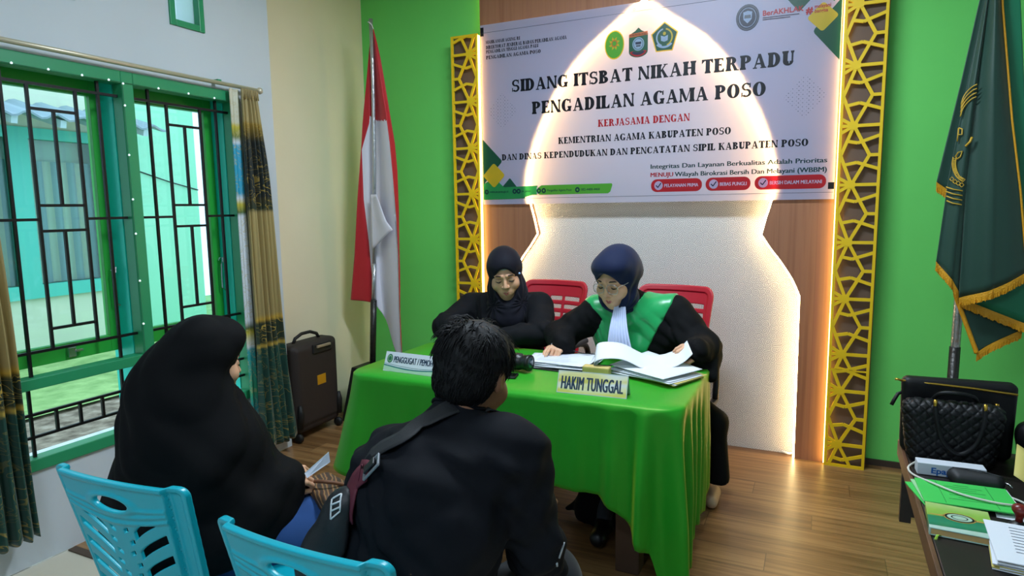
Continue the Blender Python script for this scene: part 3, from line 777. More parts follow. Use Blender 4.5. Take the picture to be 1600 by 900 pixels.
# red pills with ticks
for x0, x1, s in ((-0.942, -0.637, 'PELAYANAN PRIMA'), (-0.616, -0.364, 'BEBAS PUNGLI'), (-0.342, 0.030, 'BERSIH DALAM MELAYANI')):
    letter('red_pill', rrect(x0, 1.580, x1, 1.657, 0.036), B_red, 1)
    letter('tick_disc', disc((x0 + 0.046, 1.6185), 0.026, 0.027), B_white, 2)
    t = MB(); t.bar((x0 + 0.031, 0, 1.620), (x0 + 0.043, 0, 1.607), 0.006, 0.0002, up=(0, 1, 0)); t.bar((x0 + 0.042, 0, 1.607), (x0 + 0.061, 0, 1.634), 0.006, 0.0002, up=(0, 1, 0))
    letter('tick', t, B_navy, 3)
    letter('lettering', bbold(s, x0 + 0.082, x1 - 0.022, 1.608, 0.021, 0.0008), B_white, 2)
# corner shapes
letter('corner_shape', flat([(-2.105, 1.962), (-1.968, 1.822), (-1.962, 1.812), (-1.966, 1.80), (-2.105, 1.655)]), B_dgreen, 1)
letter('corner_shape', flat([(-1.905, 1.694), (-1.897, 1.690), (-1.79, 1.560), (-1.87, 1.556), (-1.96, 1.638)]), B_dgreen, 1)
letter('corner_shape', flat([(-2.105, 1.66), (-2.02, 1.70), (-1.93, 1.62), (-1.99, 1.56), (-2.105, 1.57)]), B_mgreen, 2)
letter('corner_shape', flat([(-2.104, 1.632), (-1.700, 1.640), (-1.70, 1.580), (-1.74, 1.578), (-1.83, 1.556), (-2.104, 1.553)]), B_mgreen, 3)
letter('corner_shape', diamond(-2.022, 1.716, 0.060, 0.016), B_yel, 4)
gb_pts = [(-1.672, 1.641), (-1.192, 1.641), (-1.187, 1.632), (-1.200, 1.590), (-1.215, 1.579), (-1.685, 1.579), (-1.697, 1.588), (-1.697, 1.625)]
letter('green_contact_bar', flat([(-1.66, 1.648), (-1.185, 1.648), (-1.178, 1.632), (-1.192, 1.585), (-1.212, 1.572), (-1.69, 1.572), (-1.706, 1.585), (-1.706, 1.628)]), B_white, 3)
letter('green_contact_bar', flat(gb_pts), B_lgreen, 4)
for x in (-2.080, -1.868, -1.838, -1.690, -1.655, -1.420): letter('contact_icon', ringm((x, 1.606), 0.016, 0.017, 0.006, 0.007, 16), B_teal, 5)
for s, x0, x1, ly in (('www.pa-poso.go.id', -2.055, -1.915, 5), ('pa_poso', -1.815, -1.750, 5), ('Pengadilan Agama Poso', -1.630, -1.460, 5), ('082-4488-4468', -1.395, -1.270, 5)):
    letter('lettering', btext(s, x0, x1, 1.600, 0.015, 0.01), B_teal, ly)
letter('corner_shape', flat([(-0.235, 2.650), (-0.150, 2.548), (-0.142, 2.541), (-0.132, 2.545), (-0.06, 2.62), (0.02, 2.704), (-0.19, 2.704)]), B_dgreen, 1)
letter('corner_shape', flat([(-0.02, 2.62), (0.068, 2.705), (0.068, 2.60), (0.03, 2.57)]), B_mgreen, 1)
letter('corner_shape', flat([(-0.060, 2.438), (-0.064, 2.426), (-0.060, 2.414), (0.068, 2.262), (0.068, 2.585)]), B_dgreen, 2)
letter('corner_shape', diamond(-0.022, 2.497, 0.056, 0.016), B_yel, 3)
letter('lettering', btext('BerAKHLAK', -0.327, -0.118, 2.540, 0.029, 0.018), B_red, 4)
letter('text_rule', flat([(-0.327, 2.527), (-0.140, 2.525), (-0.140, 2.529), (-0.327, 2.531)]), B_navy, 4)
letter('text_rule', flat([(-0.327, 2.517), (-0.185, 2.515), (-0.185, 2.519), (-0.327, 2.521)]), B_navy, 4)
letter('lettering', btext('#', -0.108, -0.072, 2.522, 0.036, 0.03), B_red, 4)
letter('lettering', btext('melayani', -0.064, 0.015, 2.545, 0.020, 0.02), B_red, 4)
letter('lettering', btext('bangsa', -0.064, 0.002, 2.521, 0.020, 0.02), B_red, 4)
# halftone dots
def dots(cx, cz):
    m = MB()
    for i in range(11):
        for j in range(11):
            x = (i - j) * 0.0105; z = (i + j - 10) * 0.0112
            r = 0.0027 * (0.35 + 0.65 * ((i * 7 + j * 3) % 5) / 4)
            m.add([(cx + x + r * math.cos(k * PI/3), 0, cz + z + r * math.sin(k * PI/3)) for k in range(6)], [tuple(range(6))])
    return m
letter('halftone_dots', dots(-1.953, 2.142), B_grey); letter('halftone_dots', dots(-0.095, 2.085), B_grey)
# printed hem lines, fold lines and tape
for z, a, b in ((2.660, -2.095, -0.30), (1.557, -2.03, 0.068)):
    letter('hem_line', flat([(a + (b-a)*i/20, z) for i in range(21)] + [(a + (b-a)*i/20, z + 0.0022) for i in range(20, -1, -1)]), B_grey, 1)
letter('tape', flat([(-2.107, 2.640), (-2.083, 2.640), (-2.083, 2.697), (-2.107, 2.697)]), B_ink, 1)
letter('tape', flat([(0.040, 1.575), (0.071, 1.575), (0.071, 1.612), (0.040, 1.612)]), B_ink, 1)
letter('eyelet', ringm((-1.058, 2.672), 0.008, 0.008, 0.005, 0.005, 14), B_grey, 2)
# emblems
E1 = (-1.179, 2.481)
letter('oval_emblem', disc(E1, 0.062, 0.086), B_yel, 1); letter('oval_emblem', disc(E1, 0.056, 0.079), B_lgreen, 2)
m = MB()
for k in range(8):
    a = 2*PI*k/8 + .2; d = 0.45
    c = lambda t, r: (E1[0] + r*math.cos(t), 0, E1[1] + 0.008 + r*1.15*math.sin(t))
    m.add([c(a - .35, .015), c(a + .1, .036), c(a + .5, .026), c(a + .35, .015)], [(0,1,2,3)])
letter('oval_emblem', m, B_yel, 3); letter('oval_emblem', ringm((E1[0], E1[1]+.008), .018, .021, .013, .015), B_org, 4); letter('oval_emblem', disc((E1[0], E1[1]+.008), .012, .014), B_lgreen, 4)
e = (-1.030, 2.472)
letter('shield_emblem', flat([(e[0]-.058, e[1]+.055), (e[0]-.058, e[1]-.045)] + [(e[0] + .058*math.cos(t), e[1]-.045 + .035*math.sin(t)) for t in [PI + PI*i/12 for i in range(13)]] + [(e[0]+.058, e[1]+.055), (e[0]+.02, e[1]+.075), (e[0], e[1]+.094), (e[0]-.02, e[1]+.075)]), B_dgreen, 1)
letter('shield_emblem', flat([(e[0]-.056, e[1]+.040), (e[0]+.056, e[1]+.046), (e[0]+.056, e[1]+.068), (e[0]-.056, e[1]+.060)]), B_org, 2)
letter('shield_emblem', btext('KABUPATEN POSO', e[0]-.05, e[0]+.05, e[1]+.047, .011, .01), B_ink, 3)
letter('shield_emblem', disc((e[0], e[1]-.002), .036, .039), B_white, 2); letter('shield_emblem', ringm((e[0], e[1]-.002), .030, .033, .027, .030), B_dgreen, 3)
letter('shield_emblem', flat([(e[0]-.017, e[1]-.004), (e[0]+.017, e[1]-.004), (e[0]+.018, e[1]+.010), (e[0]-.018, e[1]+.010)]), B_navy, 4)
letter('shield_emblem', flat([(e[0]-.013, e[1]-.018), (e[0]+.013, e[1]-.018), (e[0]+.014, e[1]-.008), (e[0]-.014, e[1]-.008)]), B_grey, 4)
letter('shield_emblem', ringm((e[0], e[1]-.035), .054, .040, .034, .024, 16, 195, 345), B_red, 3); letter('shield_emblem', ringm((e[0], e[1]-.030), .050, .036, .030, .020, 16, 215, 325), B_navy, 4)
e = (-0.873, 2.490)
def pent(r, rz): return flat([(e[0] + r*math.cos(PI/2 + 2*PI*k/5), e[1] - .004 + rz*math.sin(PI/2 + 2*PI*k/5)) for k in range(5)])
letter('pentagon_emblem', pent(.085, .094), B_yel, 1); letter('pentagon_emblem', pent(.077, .086), B_dgreen, 2)
letter('pentagon_emblem', ringm(e, .050, .053, .041, .044, 24, 100, 250), B_white, 3); letter('pentagon_emblem', ringm(e, .050, .053, .041, .044, 24, -70, 80), B_yel, 3)
letter('pentagon_emblem', flat([(e[0]-.020, e[1]-.018), (e[0], e[1]-.026), (e[0]+.020, e[1]-.018), (e[0]+.021, e[1]+.012), (e[0], e[1]+.004), (e[0]-.021, e[1]+.012)]), B_white, 3)
letter('pentagon_emblem', disc((e[0], e[1]+.022), .009, .010), B_yel, 3); letter('pentagon_emblem', ringm((e[0], e[1]-.012), .058, .050, .046, .038, 16, 215, 325), B_white, 4)
e = (-0.407, 2.542)
letter('round_emblem', disc(e, .062, .072), B_navy, 1); letter('round_emblem', ringm(e, .058, .067, .054, .062), B_grey, 2); letter('round_emblem', ringm(e, .046, .053, .043, .050), B_white, 2)
letter('round_emblem', flat([(e[0]-.024, e[1]+.030), (e[0], e[1]+.036), (e[0]+.024, e[1]+.030), (e[0]+.022, e[1]-.010), (e[0], e[1]-.032), (e[0]-.022, e[1]-.010)]), B_white, 2)
letter('round_emblem', flat([(e[0]-.018, e[1]-.004), (e[0]+.018, e[1]-.004), (e[0]+.016, e[1]+.014), (e[0]-.016, e[1]+.014)]), B_grey, 3)
# ------------------------------------------------------------------ curtains and rod
rod = thing('curtain_rod', 'pale metal curtain rod above the green barred window', 'curtain rod', (-2.95, 2.0, 2.18))
MB().tube([(-2.95, 0.9, 2.186), (-2.95, 2.86, 2.186)], 0.011, 12).build('pole', mat('pale_rod', 'cfc5ab', 0.35, metal=0.4), rod, True)
mb = MB()
for y in (1.0, 2.6): mb.box((-3.0, y - 0.012, 2.19), (-2.95, y + 0.012, 2.205)); 
mb.build('bracket', M_gpaint, rod)
MB().lathe([(0.001, -0.02), (0.016, -0.012), (0.018, 0), (0.014, 0.014), (0.001, 0.02)], (-2.95, 2.878, 2.186), 14).build('finial', mat('pale_rod', 'cfc5ab'), rod, True)

def curtain_mat(name, dz=0.0):
    g = NT(name); tc = g.n('TexCoord'); ge = g.n('NewGeometry'); sp = g.n('SeparateXYZ'); g.l(ge.outputs['Position'], sp.inputs[0])
    z = g.math('DIVIDE', g.math('ADD', sp.outputs['Z'], dz), 2.3)
    k = lambda v: v / 2.3
    base = g.ramp(z, [(0.0, '0e4034'), (k(.70), '0e4034'), (k(.715), 'c4a23c'), (k(.735), '23301c'), (k(.85), '23301c'), (k(.87), 'c09a34'), (k(.90), 'a08b57'),
                      (k(1.49), 'a8935c'), (k(1.51), '23301c'), (k(1.57), '3a3418'), (k(1.58), '131c18'), (k(1.885), '131c18'), (k(1.90), '3a3418'), (k(1.985), '9a7d2c'), (k(2.0), 'a8935c'), (k(2.2), '9c8a5c')], 'LINEAR')
    mp = g.n('Mapping'); mp.inputs['Scale'].default_value = (1, 6, 5); g.l(tc.outputs['Object'], mp.inputs['Vector'])
    n = g.n('TexNoise'); n.inputs['Scale'].default_value = 3.2; n.inputs['Detail'].default_value = 1.0; n.inputs['Distortion'].default_value = 1.5; g.l(mp.outputs[0], n.inputs['Vector'])
    ln_ = g.math('LESS_THAN', g.math('ABSOLUTE', g.math('SUBTRACT', n.outputs['Fac'], 0.5)), 0.018)
    # scrolls dense in the bands, sparse below
    band = g.ramp(z, [(0.0, (.5, .5, .5)), (k(.24), (.55, .55, .55)), (k(.27), (.12, .12, .12)), (k(.40), (.55, .55, .55)), (k(.5), (.2, .2, .2)), (k(.74), (.3, .3, .3)), (k(.76), (1, 1, 1)), (k(.85), (1, 1, 1)), (k(.87), (.1, .1, .1)), (k(1.5), (.1, .1, .1)), (k(1.52), (.8, .8, .8)), (k(1.9), (.25, .25, .25)), (k(1.98), (1, 1, 1)), (k(2.0), (0, 0, 0))])
    g.l(g.mix(g.math('MULTIPLY', ln_, band), base, 'b8973d'), g.b.inputs['Base Color'])
    g.b.inputs['Roughness'].default_value = 0.45; g.b.inputs['Sheen Weight'].default_value = 0.25
    return g.m
M_curt = curtain_mat('gold_green_curtain')
def curtain(name, label, rows, n, amp, x0, seed):
    th = thing(name, label, 'curtain', (x0, (rows[0][1] + rows[0][2]) / 2, rows[-1][0]))
    R = spline(rows, 60); rnd = random.Random(seed); ph = [rnd.uniform(-.5, .5) for _ in range(40)]
    def fn(u, v):
        z, ya, yb, am, xo = R[min(int(v * 59 + .5), 59)]
        w = u * n * 2 * PI
        s = math.sin(w + 0.6 * math.sin(w * .37 + ph[3]) + 0.5 * math.sin(v * 5 + ph[1]))
        return (x0 + xo + am * s + 0.25 * am * math.sin(2.3 * w + 4 * v), ya + (yb - ya) * (u + 0.035 * math.sin(2 * w + 1) / n), z - (0.012 * math.sin(w + 1) if v > 0.97 else 0))
    MB().grid(fn, n * 14, 59).build('cloth', M_curt, th, True, thick=0.003, recalc=False)
    hd = MB()
    for q in range(n * 2):
        f_ = (q + .5) / (n * 2); y = rows[0][1] + (rows[0][2] - rows[0][1]) * f_
        hd.tube([(x0 + .012, y, 2.17), (x0 + .012, y + .004, 2.12)], .004, 6)
    hd.build('header_pleats', mat('gold_header', '9c8a5c', 0.6), th, True)
    return th
c_r = curtain('curtain', 'gold and dark green pleated curtain hanging beside the black suitcase', [(2.175, 2.715, 2.83, .010, 0), (1.95, 2.71, 2.86, .016, 0), (1.6, 2.705, 2.90, .020, 0), (0.84, 2.70, 2.925, .022, .01), (0.45, 2.69, 2.945, .024, .02), (0.11, 2.685, 2.965, .026, .03)], 5, .02, -2.925, 3)
g = NT('printed_white_lining'); ge = g.n('NewGeometry'); sp = g.n('SeparateXYZ'); g.l(ge.outputs['Position'], sp.inputs[0])
z = g.math('DIVIDE', sp.outputs['Z'], 2.3); k = lambda v: v / 2.3
base = g.ramp(z, [(0, '2fa06c'), (k(.30), '2c8fa8'), (k(.45), '3aa878'), (k(.70), '2f9aa0'), (k(.72), 'd8dce0'), (k(.80), 'c9b83a'), (k(.83), '50603a'), (k(.87), 'd8dce2'), (k(1.47), 'd8dce2'), (k(1.49), '4f6a3c'), (k(1.54), 'c9b83a'), (k(1.57), 'd8dce2'), (k(1.60), '2f9fc0'), (k(1.86), '2f9fc0'), (k(1.88), 'd8dce2'), (k(1.91), '6c7a3a'), (k(1.97), 'c9b83a'), (k(1.99), 'cfcbb4')])
tc = g.n('TexCoord'); n = g.n('TexNoise'); n.inputs['Scale'].default_value = 16; n.inputs['Distortion'].default_value = 1.5; g.l(tc.outputs['Object'], n.inputs['Vector'])
ln_ = g.math('LESS_THAN', g.math('ABSOLUTE', g.math('SUBTRACT', n.outputs['Fac'], 0.5)), 0.02)
g.l(g.mix(g.math('MULTIPLY', ln_, .5), base, 'c2b27c'), g.b.inputs['Base Color']); g.b.inputs['Roughness'].default_value = .6
MB().grid(lambda u, v: (-2.955 + .006 * math.sin(u * 9), 2.662 + .06 * u + .01 * v, 2.17 - 2.0 * v), 10, 30).build('lining', g.m, c_r, True, thick=0.002, recalc=False)
curtain('curtain', 'gold and dark green pleated curtain behind the turquoise chairs, at window edge', [(2.175, 1.05, 1.44, .012, 0), (1.6, 1.05, 1.452, .018, 0), (1.07, 1.05, 1.465, .022, .01), (0.5, 1.04, 1.470, .026, .02), (0.17, 1.03, 1.475, .028, .03)], 9, .02, -2.925, 5)

# ------------------------------------------------------------------ table and cloth
M_dwood = mat('dark_table_wood', '4a3528', 0.5, vary=(6, .15))
tb = thing('table', 'dark wooden table hidden under the green satin cloth', 'table', (-1.19, 2.72, 0))
TX0, TX1, TY0, TY1, TZ = -1.95, -0.440, 2.345, 3.10, 0.742
rc = .095; tp_ = []
for cx_, cy_, a_ in ((TX1 - rc, TY0 + rc, -PI/2), (TX1 - rc, TY1 - rc, 0), (TX0 + rc, TY1 - rc, PI/2), (TX0 + rc, TY0 + rc, PI)):
    tp_ += [(cx_ + rc * math.cos(a_ + PI/2*i/8), cy_ + rc * math.sin(a_ + PI/2*i/8), TZ - .03) for i in range(9)]
MB().prism(tp_, (0, 0, .03)).build('tabletop', M_dwood, tb)
MB().box((TX0 + .1, TY0 + .09, TZ - .12), (TX1 - .12, TY0 + .11, TZ - .03)).box((TX0 + .1, TY1 - .11, TZ - .12), (TX1 - .12, TY1 - .09, TZ - .03)).build('apron', M_dwood, tb)
for x in (TX0 + .18, -0.655):
    for y in (2.50, 3.0): MB().box((x - .05, y - .045, 0), (x + .05, y + .045, TZ - .03)).build('leg', M_dwood, tb, bevel=0.006)

g = NT('green_satin'); tc = g.n('TexCoord'); n = g.n('TexNoise'); n.inputs['Scale'].default_value = 5; n.inputs['Detail'].default_value = 4; g.l(tc.outputs['Object'], n.inputs['Vector'])
g.b.inputs['Base Color'].default_value = (*hexc('1c9a28'), 1); g.b.inputs['Roughness'].default_value = 0.42; g.b.inputs['Sheen Weight'].default_value = 0.26; g.b.inputs['Sheen Roughness'].default_value = 0.38
g.b.inputs['Sheen Tint'].default_value = (1.0, 0.92, 0.06, 1); g.b.inputs['Specular Tint'].default_value = (0.9, 1, 0.3, 1)  # yellow tints put the lattice LEDs' light into the cloth's colour
g.bump(n.outputs['Fac'], 0.12, 0.01); M_satin = g.m
def cloth():
    r = 0.10; pts = []      # outline, anticlockwise from the middle of the far side
    x0, x1, y0, y1 = TX0 - .012, TX1 + .012, TY0 - .012, TY1 + .012
    def seg(a, b, n): return [(a[0] + (b[0]-a[0])*i/n, a[1] + (b[1]-a[1])*i/n) for i in range(n)]
    def arc(cx, cy, a0, n): return [(cx + r*math.cos(a0 + PI/2*i/n), cy + r*math.sin(a0 + PI/2*i/n)) for i in range(n)]
    pts += seg((x0 + r, y1), (x0 + r, y1), 1)
    pts = arc(x0 + r, y1 - r, PI/2, 14) + seg((x0, y1 - r), (x0, y0 + r), 40) + arc(x0 + r, y0 + r, PI, 26) + seg((x0 + r, y0), (x1 - r, y0), 110) + arc(x1 - r, y0 + r, -PI/2, 44) + seg((x1, y0 + r), (x1, y1 - r), 60) + arc(x1 - r, y1 - r, 0, 14) + seg((x1 - r, y1), (x0 + r, y1), 60)
    n = len(pts); C = Vector(((x0 + x1) / 2, (y0 + y1) / 2))
    # keys along the outline: (position, hem height, outward flare, fold amplitude, folds phase speed)
    keys = [((x0, y1 - .2), .34, .05, .012), ((x0, 2.75), .33, .06, .01), ((x0, 2.52), .33, .13, .02), ((x0 + .03, y0 + .05), .285, .115, .0), ((x0 + .20, y0), .27, .035, .0), ((-1.5, y0), .34, .02, .006), ((-1.0, y0), .385, .012, .004), ((-.74, y0), .385, .02, .010), ((-.63, y0), .31, .04, .022), ((-.56, y0), .24, .055, .040), ((-.50, y0 + .02), .06, .045, .042), ((-.445, y0 + .06), .035, .02, .040), ((x1, y0 + .16), .055, -.005, .030), ((x1, 2.66), .13, -.01, .018), ((x1, 2.85), .11, -.01, .016), ((x1, 3.0), .10, -.01, .016), ((x1 - .1, y1), .3, .03, .012), ((-1.2, y1), .36, .02, .008)]
    def near(p): return min(range(n), key=lambda i: (pts[i][0]-p[0])**2 + (pts[i][1]-p[1])**2)
    ki = sorted([(near(p), h, f, a) for p, h, f, a in keys]); xi = [k[0] for k in ki]
    xi2 = [xi[-1] - n] + xi + [xi[0] + n]
    def val(j): 
        v = [k[j] for k in ki]; v = [v[-1]] + v + [v[0]]
        return np.interp(np.arange(n), xi2, v)
    hem, flare, amp = val(1), val(2), val(3)
    mb = MB(); top = []
    rings = 6; zt = TZ + 0.006
    S = 0; arcs = [0]
    for i in range(1, n): S += math.dist(pts[i], pts[i-1]); arcs.append(S)
    vs = []; drop = 22
    for i in range(n):
        a, b = pts[i-1], pts[(i+1) % n]; t = Vector((b[0]-a[0], b[1]-a[1])).normalized(); nrm = Vector((t.y, -t.x))
        col = []
        for q in range(rings): 
            f_ = (q / rings) * .0 + q / (rings); p = C + (Vector(pts[i]) - C) * (0.02 + .965 * f_); col.append((p.x, p.y, zt + .0008 * math.sin(7*p.x) * math.sin(9*p.y)))
        col.append((pts[i][0] - nrm.x * .006, pts[i][1] - nrm.y * .006, zt - .001))
        ph = arcs[i] * 2 * PI / 0.135
        for q in range(drop + 1):
            d = q / drop; z = (zt - .010) + (hem[i] - zt + .010) * d
            off = flare[i] * d ** 1.15 + amp[i] * math.sin(ph + .5 * math.sin(ph * .31)) * min(1, d * 1.6) ** .8 + amp[i] * .3 * math.sin(2.1 * ph + 1.2) * d
            off += 0.0025 * mnoise.noise((arcs[i] * 6, z * 7, 1.0)) + .003
            col.append((pts[i][0] + nrm.x * off, pts[i][1] + nrm.y * off, z))
        vs += col
    m = rings + 1 + drop + 1; fs = []
    for i in range(n):
        j = (i + 1) % n
        for q in range(m - 1): fs.append((i*m+q, i*m+q+1, j*m+q+1, j*m+q))
    fs.append(tuple(i*m for i in reversed(range(n))))
    mb.add(vs, fs); return mb
tc_o = put(cloth().build('tablecloth', M_satin, None, True, loc=(-1.19, 2.72, TZ)), 'green satin tablecloth draped to the floor at its right corner', 'tablecloth')
sd = tc_o.modifiers.new('t', 'SOLIDIFY'); sd.thickness = 0.002; sd.offset = 1

# ------------------------------------------------------------------ turquoise plastic chairs
M_turq = mat('turquoise_plastic', '0aa6b8', 0.3, bump=(60, .03, .001))
def chair_back_sdf(U, Vv, Wt):
    hw = 0.186 + 0.034 * np.clip(Vv / 0.46, 0, 1)            # half width grows to the top
    au = np.abs(U)
    # outer plate
    dx = au - hw; dv = np.abs(Vv - 0.23) - 0.235
    outl = np.maximum(dx, dv)
    cr = 0.022
    q0, q1 = dx + cr, dv + cr
    outl = np.sqrt(np.maximum(q0, 0)**2 + np.maximum(q1, 0)**2) + np.minimum(np.maximum(q0, q1), 0) - cr
    ts = np.clip((dx + 0.049) / 0.007, 0, 1); wc = 0.017 * ts * ts * (3 - 2 * ts)
    plate = np.maximum(outl, np.abs(Wt - wc) - 0.0048)
    rim = np.maximum(np.maximum(outl, -(outl + 0.016)), np.abs(Wt - wc) - 0.009)
    rim = np.maximum(rim, -(outl + 0.010))
    rib = np.maximum(np.maximum(np.abs(dx + 0.046) - 0.004, dv), np.abs(Wt + 0.001) - 0.013)
    d = smin(plate, rim, 0.006)
    # handle opening with a raised lip and two swept ridges under it
    el = (np.sqrt((U / 0.056)**2 + ((Vv - 0.403) / 0.0205)**2) - 1) * 0.0205
    lip = np.sqrt(np.maximum(el - 0.003, -0.006 - 0*el)**2 * 0 + (np.abs(el - 0.004))**2 + (Wt + 0.004)**2) - 0.006
    d = smin(d, lip, 0.005)
    for k, (dv0, sag) in enumerate(((0.403, 0.010), (0.383, 0.026), (0.364, 0.030))):
        if k == 0: yc = dv0 + sag * np.clip((au - 0.05) / 0.12, 0, 1)**2 - 0.008
        else: yc = dv0 - 0.014 + sag * np.clip(au / 0.18, 0, 1)**1.6
        rg = np.sqrt((Vv - yc)**2 + (Wt + 0.004)**2) - 0.0042
        m = au - 0.165 if k else np.maximum(au - 0.165, 0.055 - au)
        d = smin(d, np.maximum(rg, m), 0.006)
    cut = np.where(np.ones_like(U) > 0, el, 0)
    # fan of slots either side of a spine
    for k in range(6):
        v0 = 0.312 - 0.058 * k
        vc = v0 + 0.075 * np.clip((au - 0.045) / 0.11, 0, 1.2)**0.75
        s = np.maximum(np.abs(Vv - vc) - 0.0115, np.abs(au - 0.098) - 0.050)
        s = np.maximum(s, Vv - (0.345 + 0.026 * np.clip(au / 0.18, 0, 1)**1.6))
        cut = np.minimum(cut, s)
    for k in range(9):
        v0 = 0.33 - 0.034 * k; uc = 0.022 + 0.010 * (k % 2)
        s = np.maximum(np.abs(Vv - v0 - .5 * (au - uc)) - 0.0055, np.abs(au - uc) - 0.0075)
        cut = np.minimum(cut, s)
    d = smax(d, -cut, 0.003)
    return d
def make_chair(label):
    t = thing('plastic_chair', label, 'chair', (0, 0, 0), 'turquoise plastic chairs')
    me = surface(chair_back_sdf, (-.235, -.012, -.02), (.235, .475, .04), 0.0022)
    warp(me, lambda u, vv, w: (u, -0.195 - 0.10 * (vv / 0.46) + 0.018 * (u / 0.22) ** 2 + w, 0.425 + vv * 0.975))
    link('backrest', me, M_turq, t, True)
    def seat(X, Y, Z):
        d = rbox(X, Y, Z - 0.012 * np.cos(X * 9) * 0, (0, 0.015, 0.425), (0.205, 0.215, 0.008), 0.006)
        rim = np.maximum(rbox(X, Y, Z, (0, 0.015, 0.413), (0.212, 0.222, 0.022), 0.01), -rbox(X, Y, Z, (0, 0.015, 0.40), (0.198, 0.208, 0.04), 0.01))
        d = smin(d, rim, 0.008)
        for k in range(-3, 4): d = np.maximum(d, -rbox(X, Y, Z, (k * 0.045, -0.02, 0.425), (0.006, 0.10, 0.05), 0.004))
        return d
    link('seat', surface(seat, (-.24, -.23, .37), (.24, .26, .45), 0.006), M_turq, t, True)
    for sx in (-1, 1):
        for sy, y in ((1, 0.20), (-1, -0.185)):
            m = MB(); top = Vector((sx * 0.19, y, 0.42)); bot = Vector((sx * 0.225, y + sy * 0.045, 0.0))
            w0, w1 = 0.03, 0.02
            for (p, w) in ((top, w0), (bot, w1)): pass
            vs = []
            for p, w in ((top, w0), (bot, w1)):
                vs += [p + Vector((a * w, b * w, 0)) for a, b in ((-1, -1), (1, -1), (1, 1), (-1, 1))]
            m.add(vs, [(0,1,2,3), (7,6,5,4), (0,4,5,1), (1,5,6,2), (2,6,7,3), (3,7,4,0)])
            m.build('leg', M_turq, t, bevel=0.006)
    return t
ch1 = make_chair('turquoise plastic chair under the woman in the long black veil')
ch2 = copy_tree(ch1); ch2['label'] = 'turquoise plastic chair under the man with the crossbody bag'
ch1.location = (-1.503, 1.200, 0); ch1.rotation_euler.z = math.radians(3.0)
ch2.location = (-0.870, 1.146, 0); ch2.rotation_euler.z = math.radians(-1.5)

# ------------------------------------------------------------------ red office chairs
M_red = mat('red_plastic_mesh', 'b5142a', 0.45); M_blk = mat('black_plastic', '17181b', 0.42); M_chrome = mat('dull_chrome', 'a8abb0', 0.25, metal=1)
def make_office_chair(label):
    t = thing('office_chair', label, 'chair', (0, 0, 0), 'red office chairs')
    def back(U, Vv, Wt):
        hw = 0.225 - 0.03 * (1 - np.clip(Vv / 0.5, 0, 1)); r = 0.06
        q0, q1 = np.abs(U) - hw + r, np.abs(Vv - 0.25) - 0.25 + r
        o = np.sqrt(np.maximum(q0, 0)**2 + np.maximum(q1, 0)**2) + np.minimum(np.maximum(q0, q1), 0) - r
        d = smin(np.maximum(o, np.abs(Wt) - 0.006), np.maximum(np.maximum(o, -(o + .03)), np.abs(Wt) - 0.014), .006)
        for k in range(7):
            v0 = 0.390 - 0.05 * k
            for uc, hl in ((0.115, 0.055), (0, 0.04), (-0.115, 0.055)):
                d = np.maximum(d, -(np.maximum(np.abs(U - uc) - hl, np.abs(Vv - v0) - 0.012)))
        return d
    me = surface(back, (-.25, -.02, -.03), (.25, .52, .03), 0.004)
    warp(me, lambda u, vv, w: (u, -0.25 - 0.14 * (np.maximum(vv, 0) / .5) ** 1.2 + 0.05 * (u / .22) ** 2 - w, 0.535 + vv))
    link('backrest', me, M_red, t, True)
    link('seat', surface(lambda X, Y, Z: rbox(X, Y, Z, (0, 0, .455), (.235, .24, .04), .035), (-.27, -.27, .39), (.27, .27, .52), .012), M_blk, t, True)
    MB().tube([(0, -.12, .41), (0, -.26, .42), (0, -.30, .52), (0, -.345, .75)], [.022, .024, .02, .016], 10).build('back_bracket', M_blk, t, True)
    for s in (-1, 1):
        arm = MB(); x = s * .275
        prof = [(-.20, .43), (-.215, .56), (-.19, .66), (-.10, .70), (.05, .705), (.13, .69), (.155, .62), (.12, .50), (.06, .43)]
        P3 = [(x, p[0], p[1]) for p in spline(prof, 26)]
        arm.tube(P3, .017, 8); arm.bar((x, -.22, .43), (x, .08, .43), .03, .02); arm.bar((x, -.0, .425), (s * .2, 0, .425), .05, .014)
        ao = arm.build('armrest', M_blk, t, True)
        link('arm_pad', surface(lambda X, Y, Z: rbox(X, Y, Z, (x, -.02, .715), (.033, .13, .016), .015), (x - .05, -.17, .68), (x + .05, .13, .75), .007), M_blk, ao, True)
    MB().tube([(0, 0, .42), (0, 0, .09)], .026, 14).build('gas_column', M_blk, t, True)
    b = MB()
    for k in range(5):
        a = math.radians(90 + 72 * k + 63); b.tube([(0, 0, .10), (.15 * math.cos(a), .15 * math.sin(a), .095), (.31 * math.cos(a), .31 * math.sin(a), .07)], [.03, .024, .016], 8)
    b.build('star_base', M_blk, t, True)
    for k in range(5):
        a = math.radians(90 + 72 * k + 63); c = (.31 * math.cos(a), .31 * math.sin(a), .031)
        w = MB()
        for s in (-1, 1): 
            o_ = Vector((-math.sin(a), math.cos(a), 0)) * .014 * s
            w.lathe([(.012, -.009), (.027, -.007), (.030, 0), (.027, .007), (.012, .009)], Vector(c) + o_, 16, axis=(-math.sin(a), math.cos(a), 0))
        w.tube([(c[0], c[1], .04), (c[0], c[1], .075)], .008, 8)
        w.build('caster', M_blk, t, True)
    return t
oc1 = make_office_chair('red slotted office chair behind the woman in the green satin collar')
oc2 = copy_tree(oc1); oc2['label'] = 'red slotted office chair behind the woman in the black blazer'
oc1.location = (-0.770, 3.44, 0); oc1.rotation_euler.z = math.radians(180 - 6)
oc2.location = (-1.51, 3.46, 0); oc2.rotation_euler.z = math.radians(180 - 4)

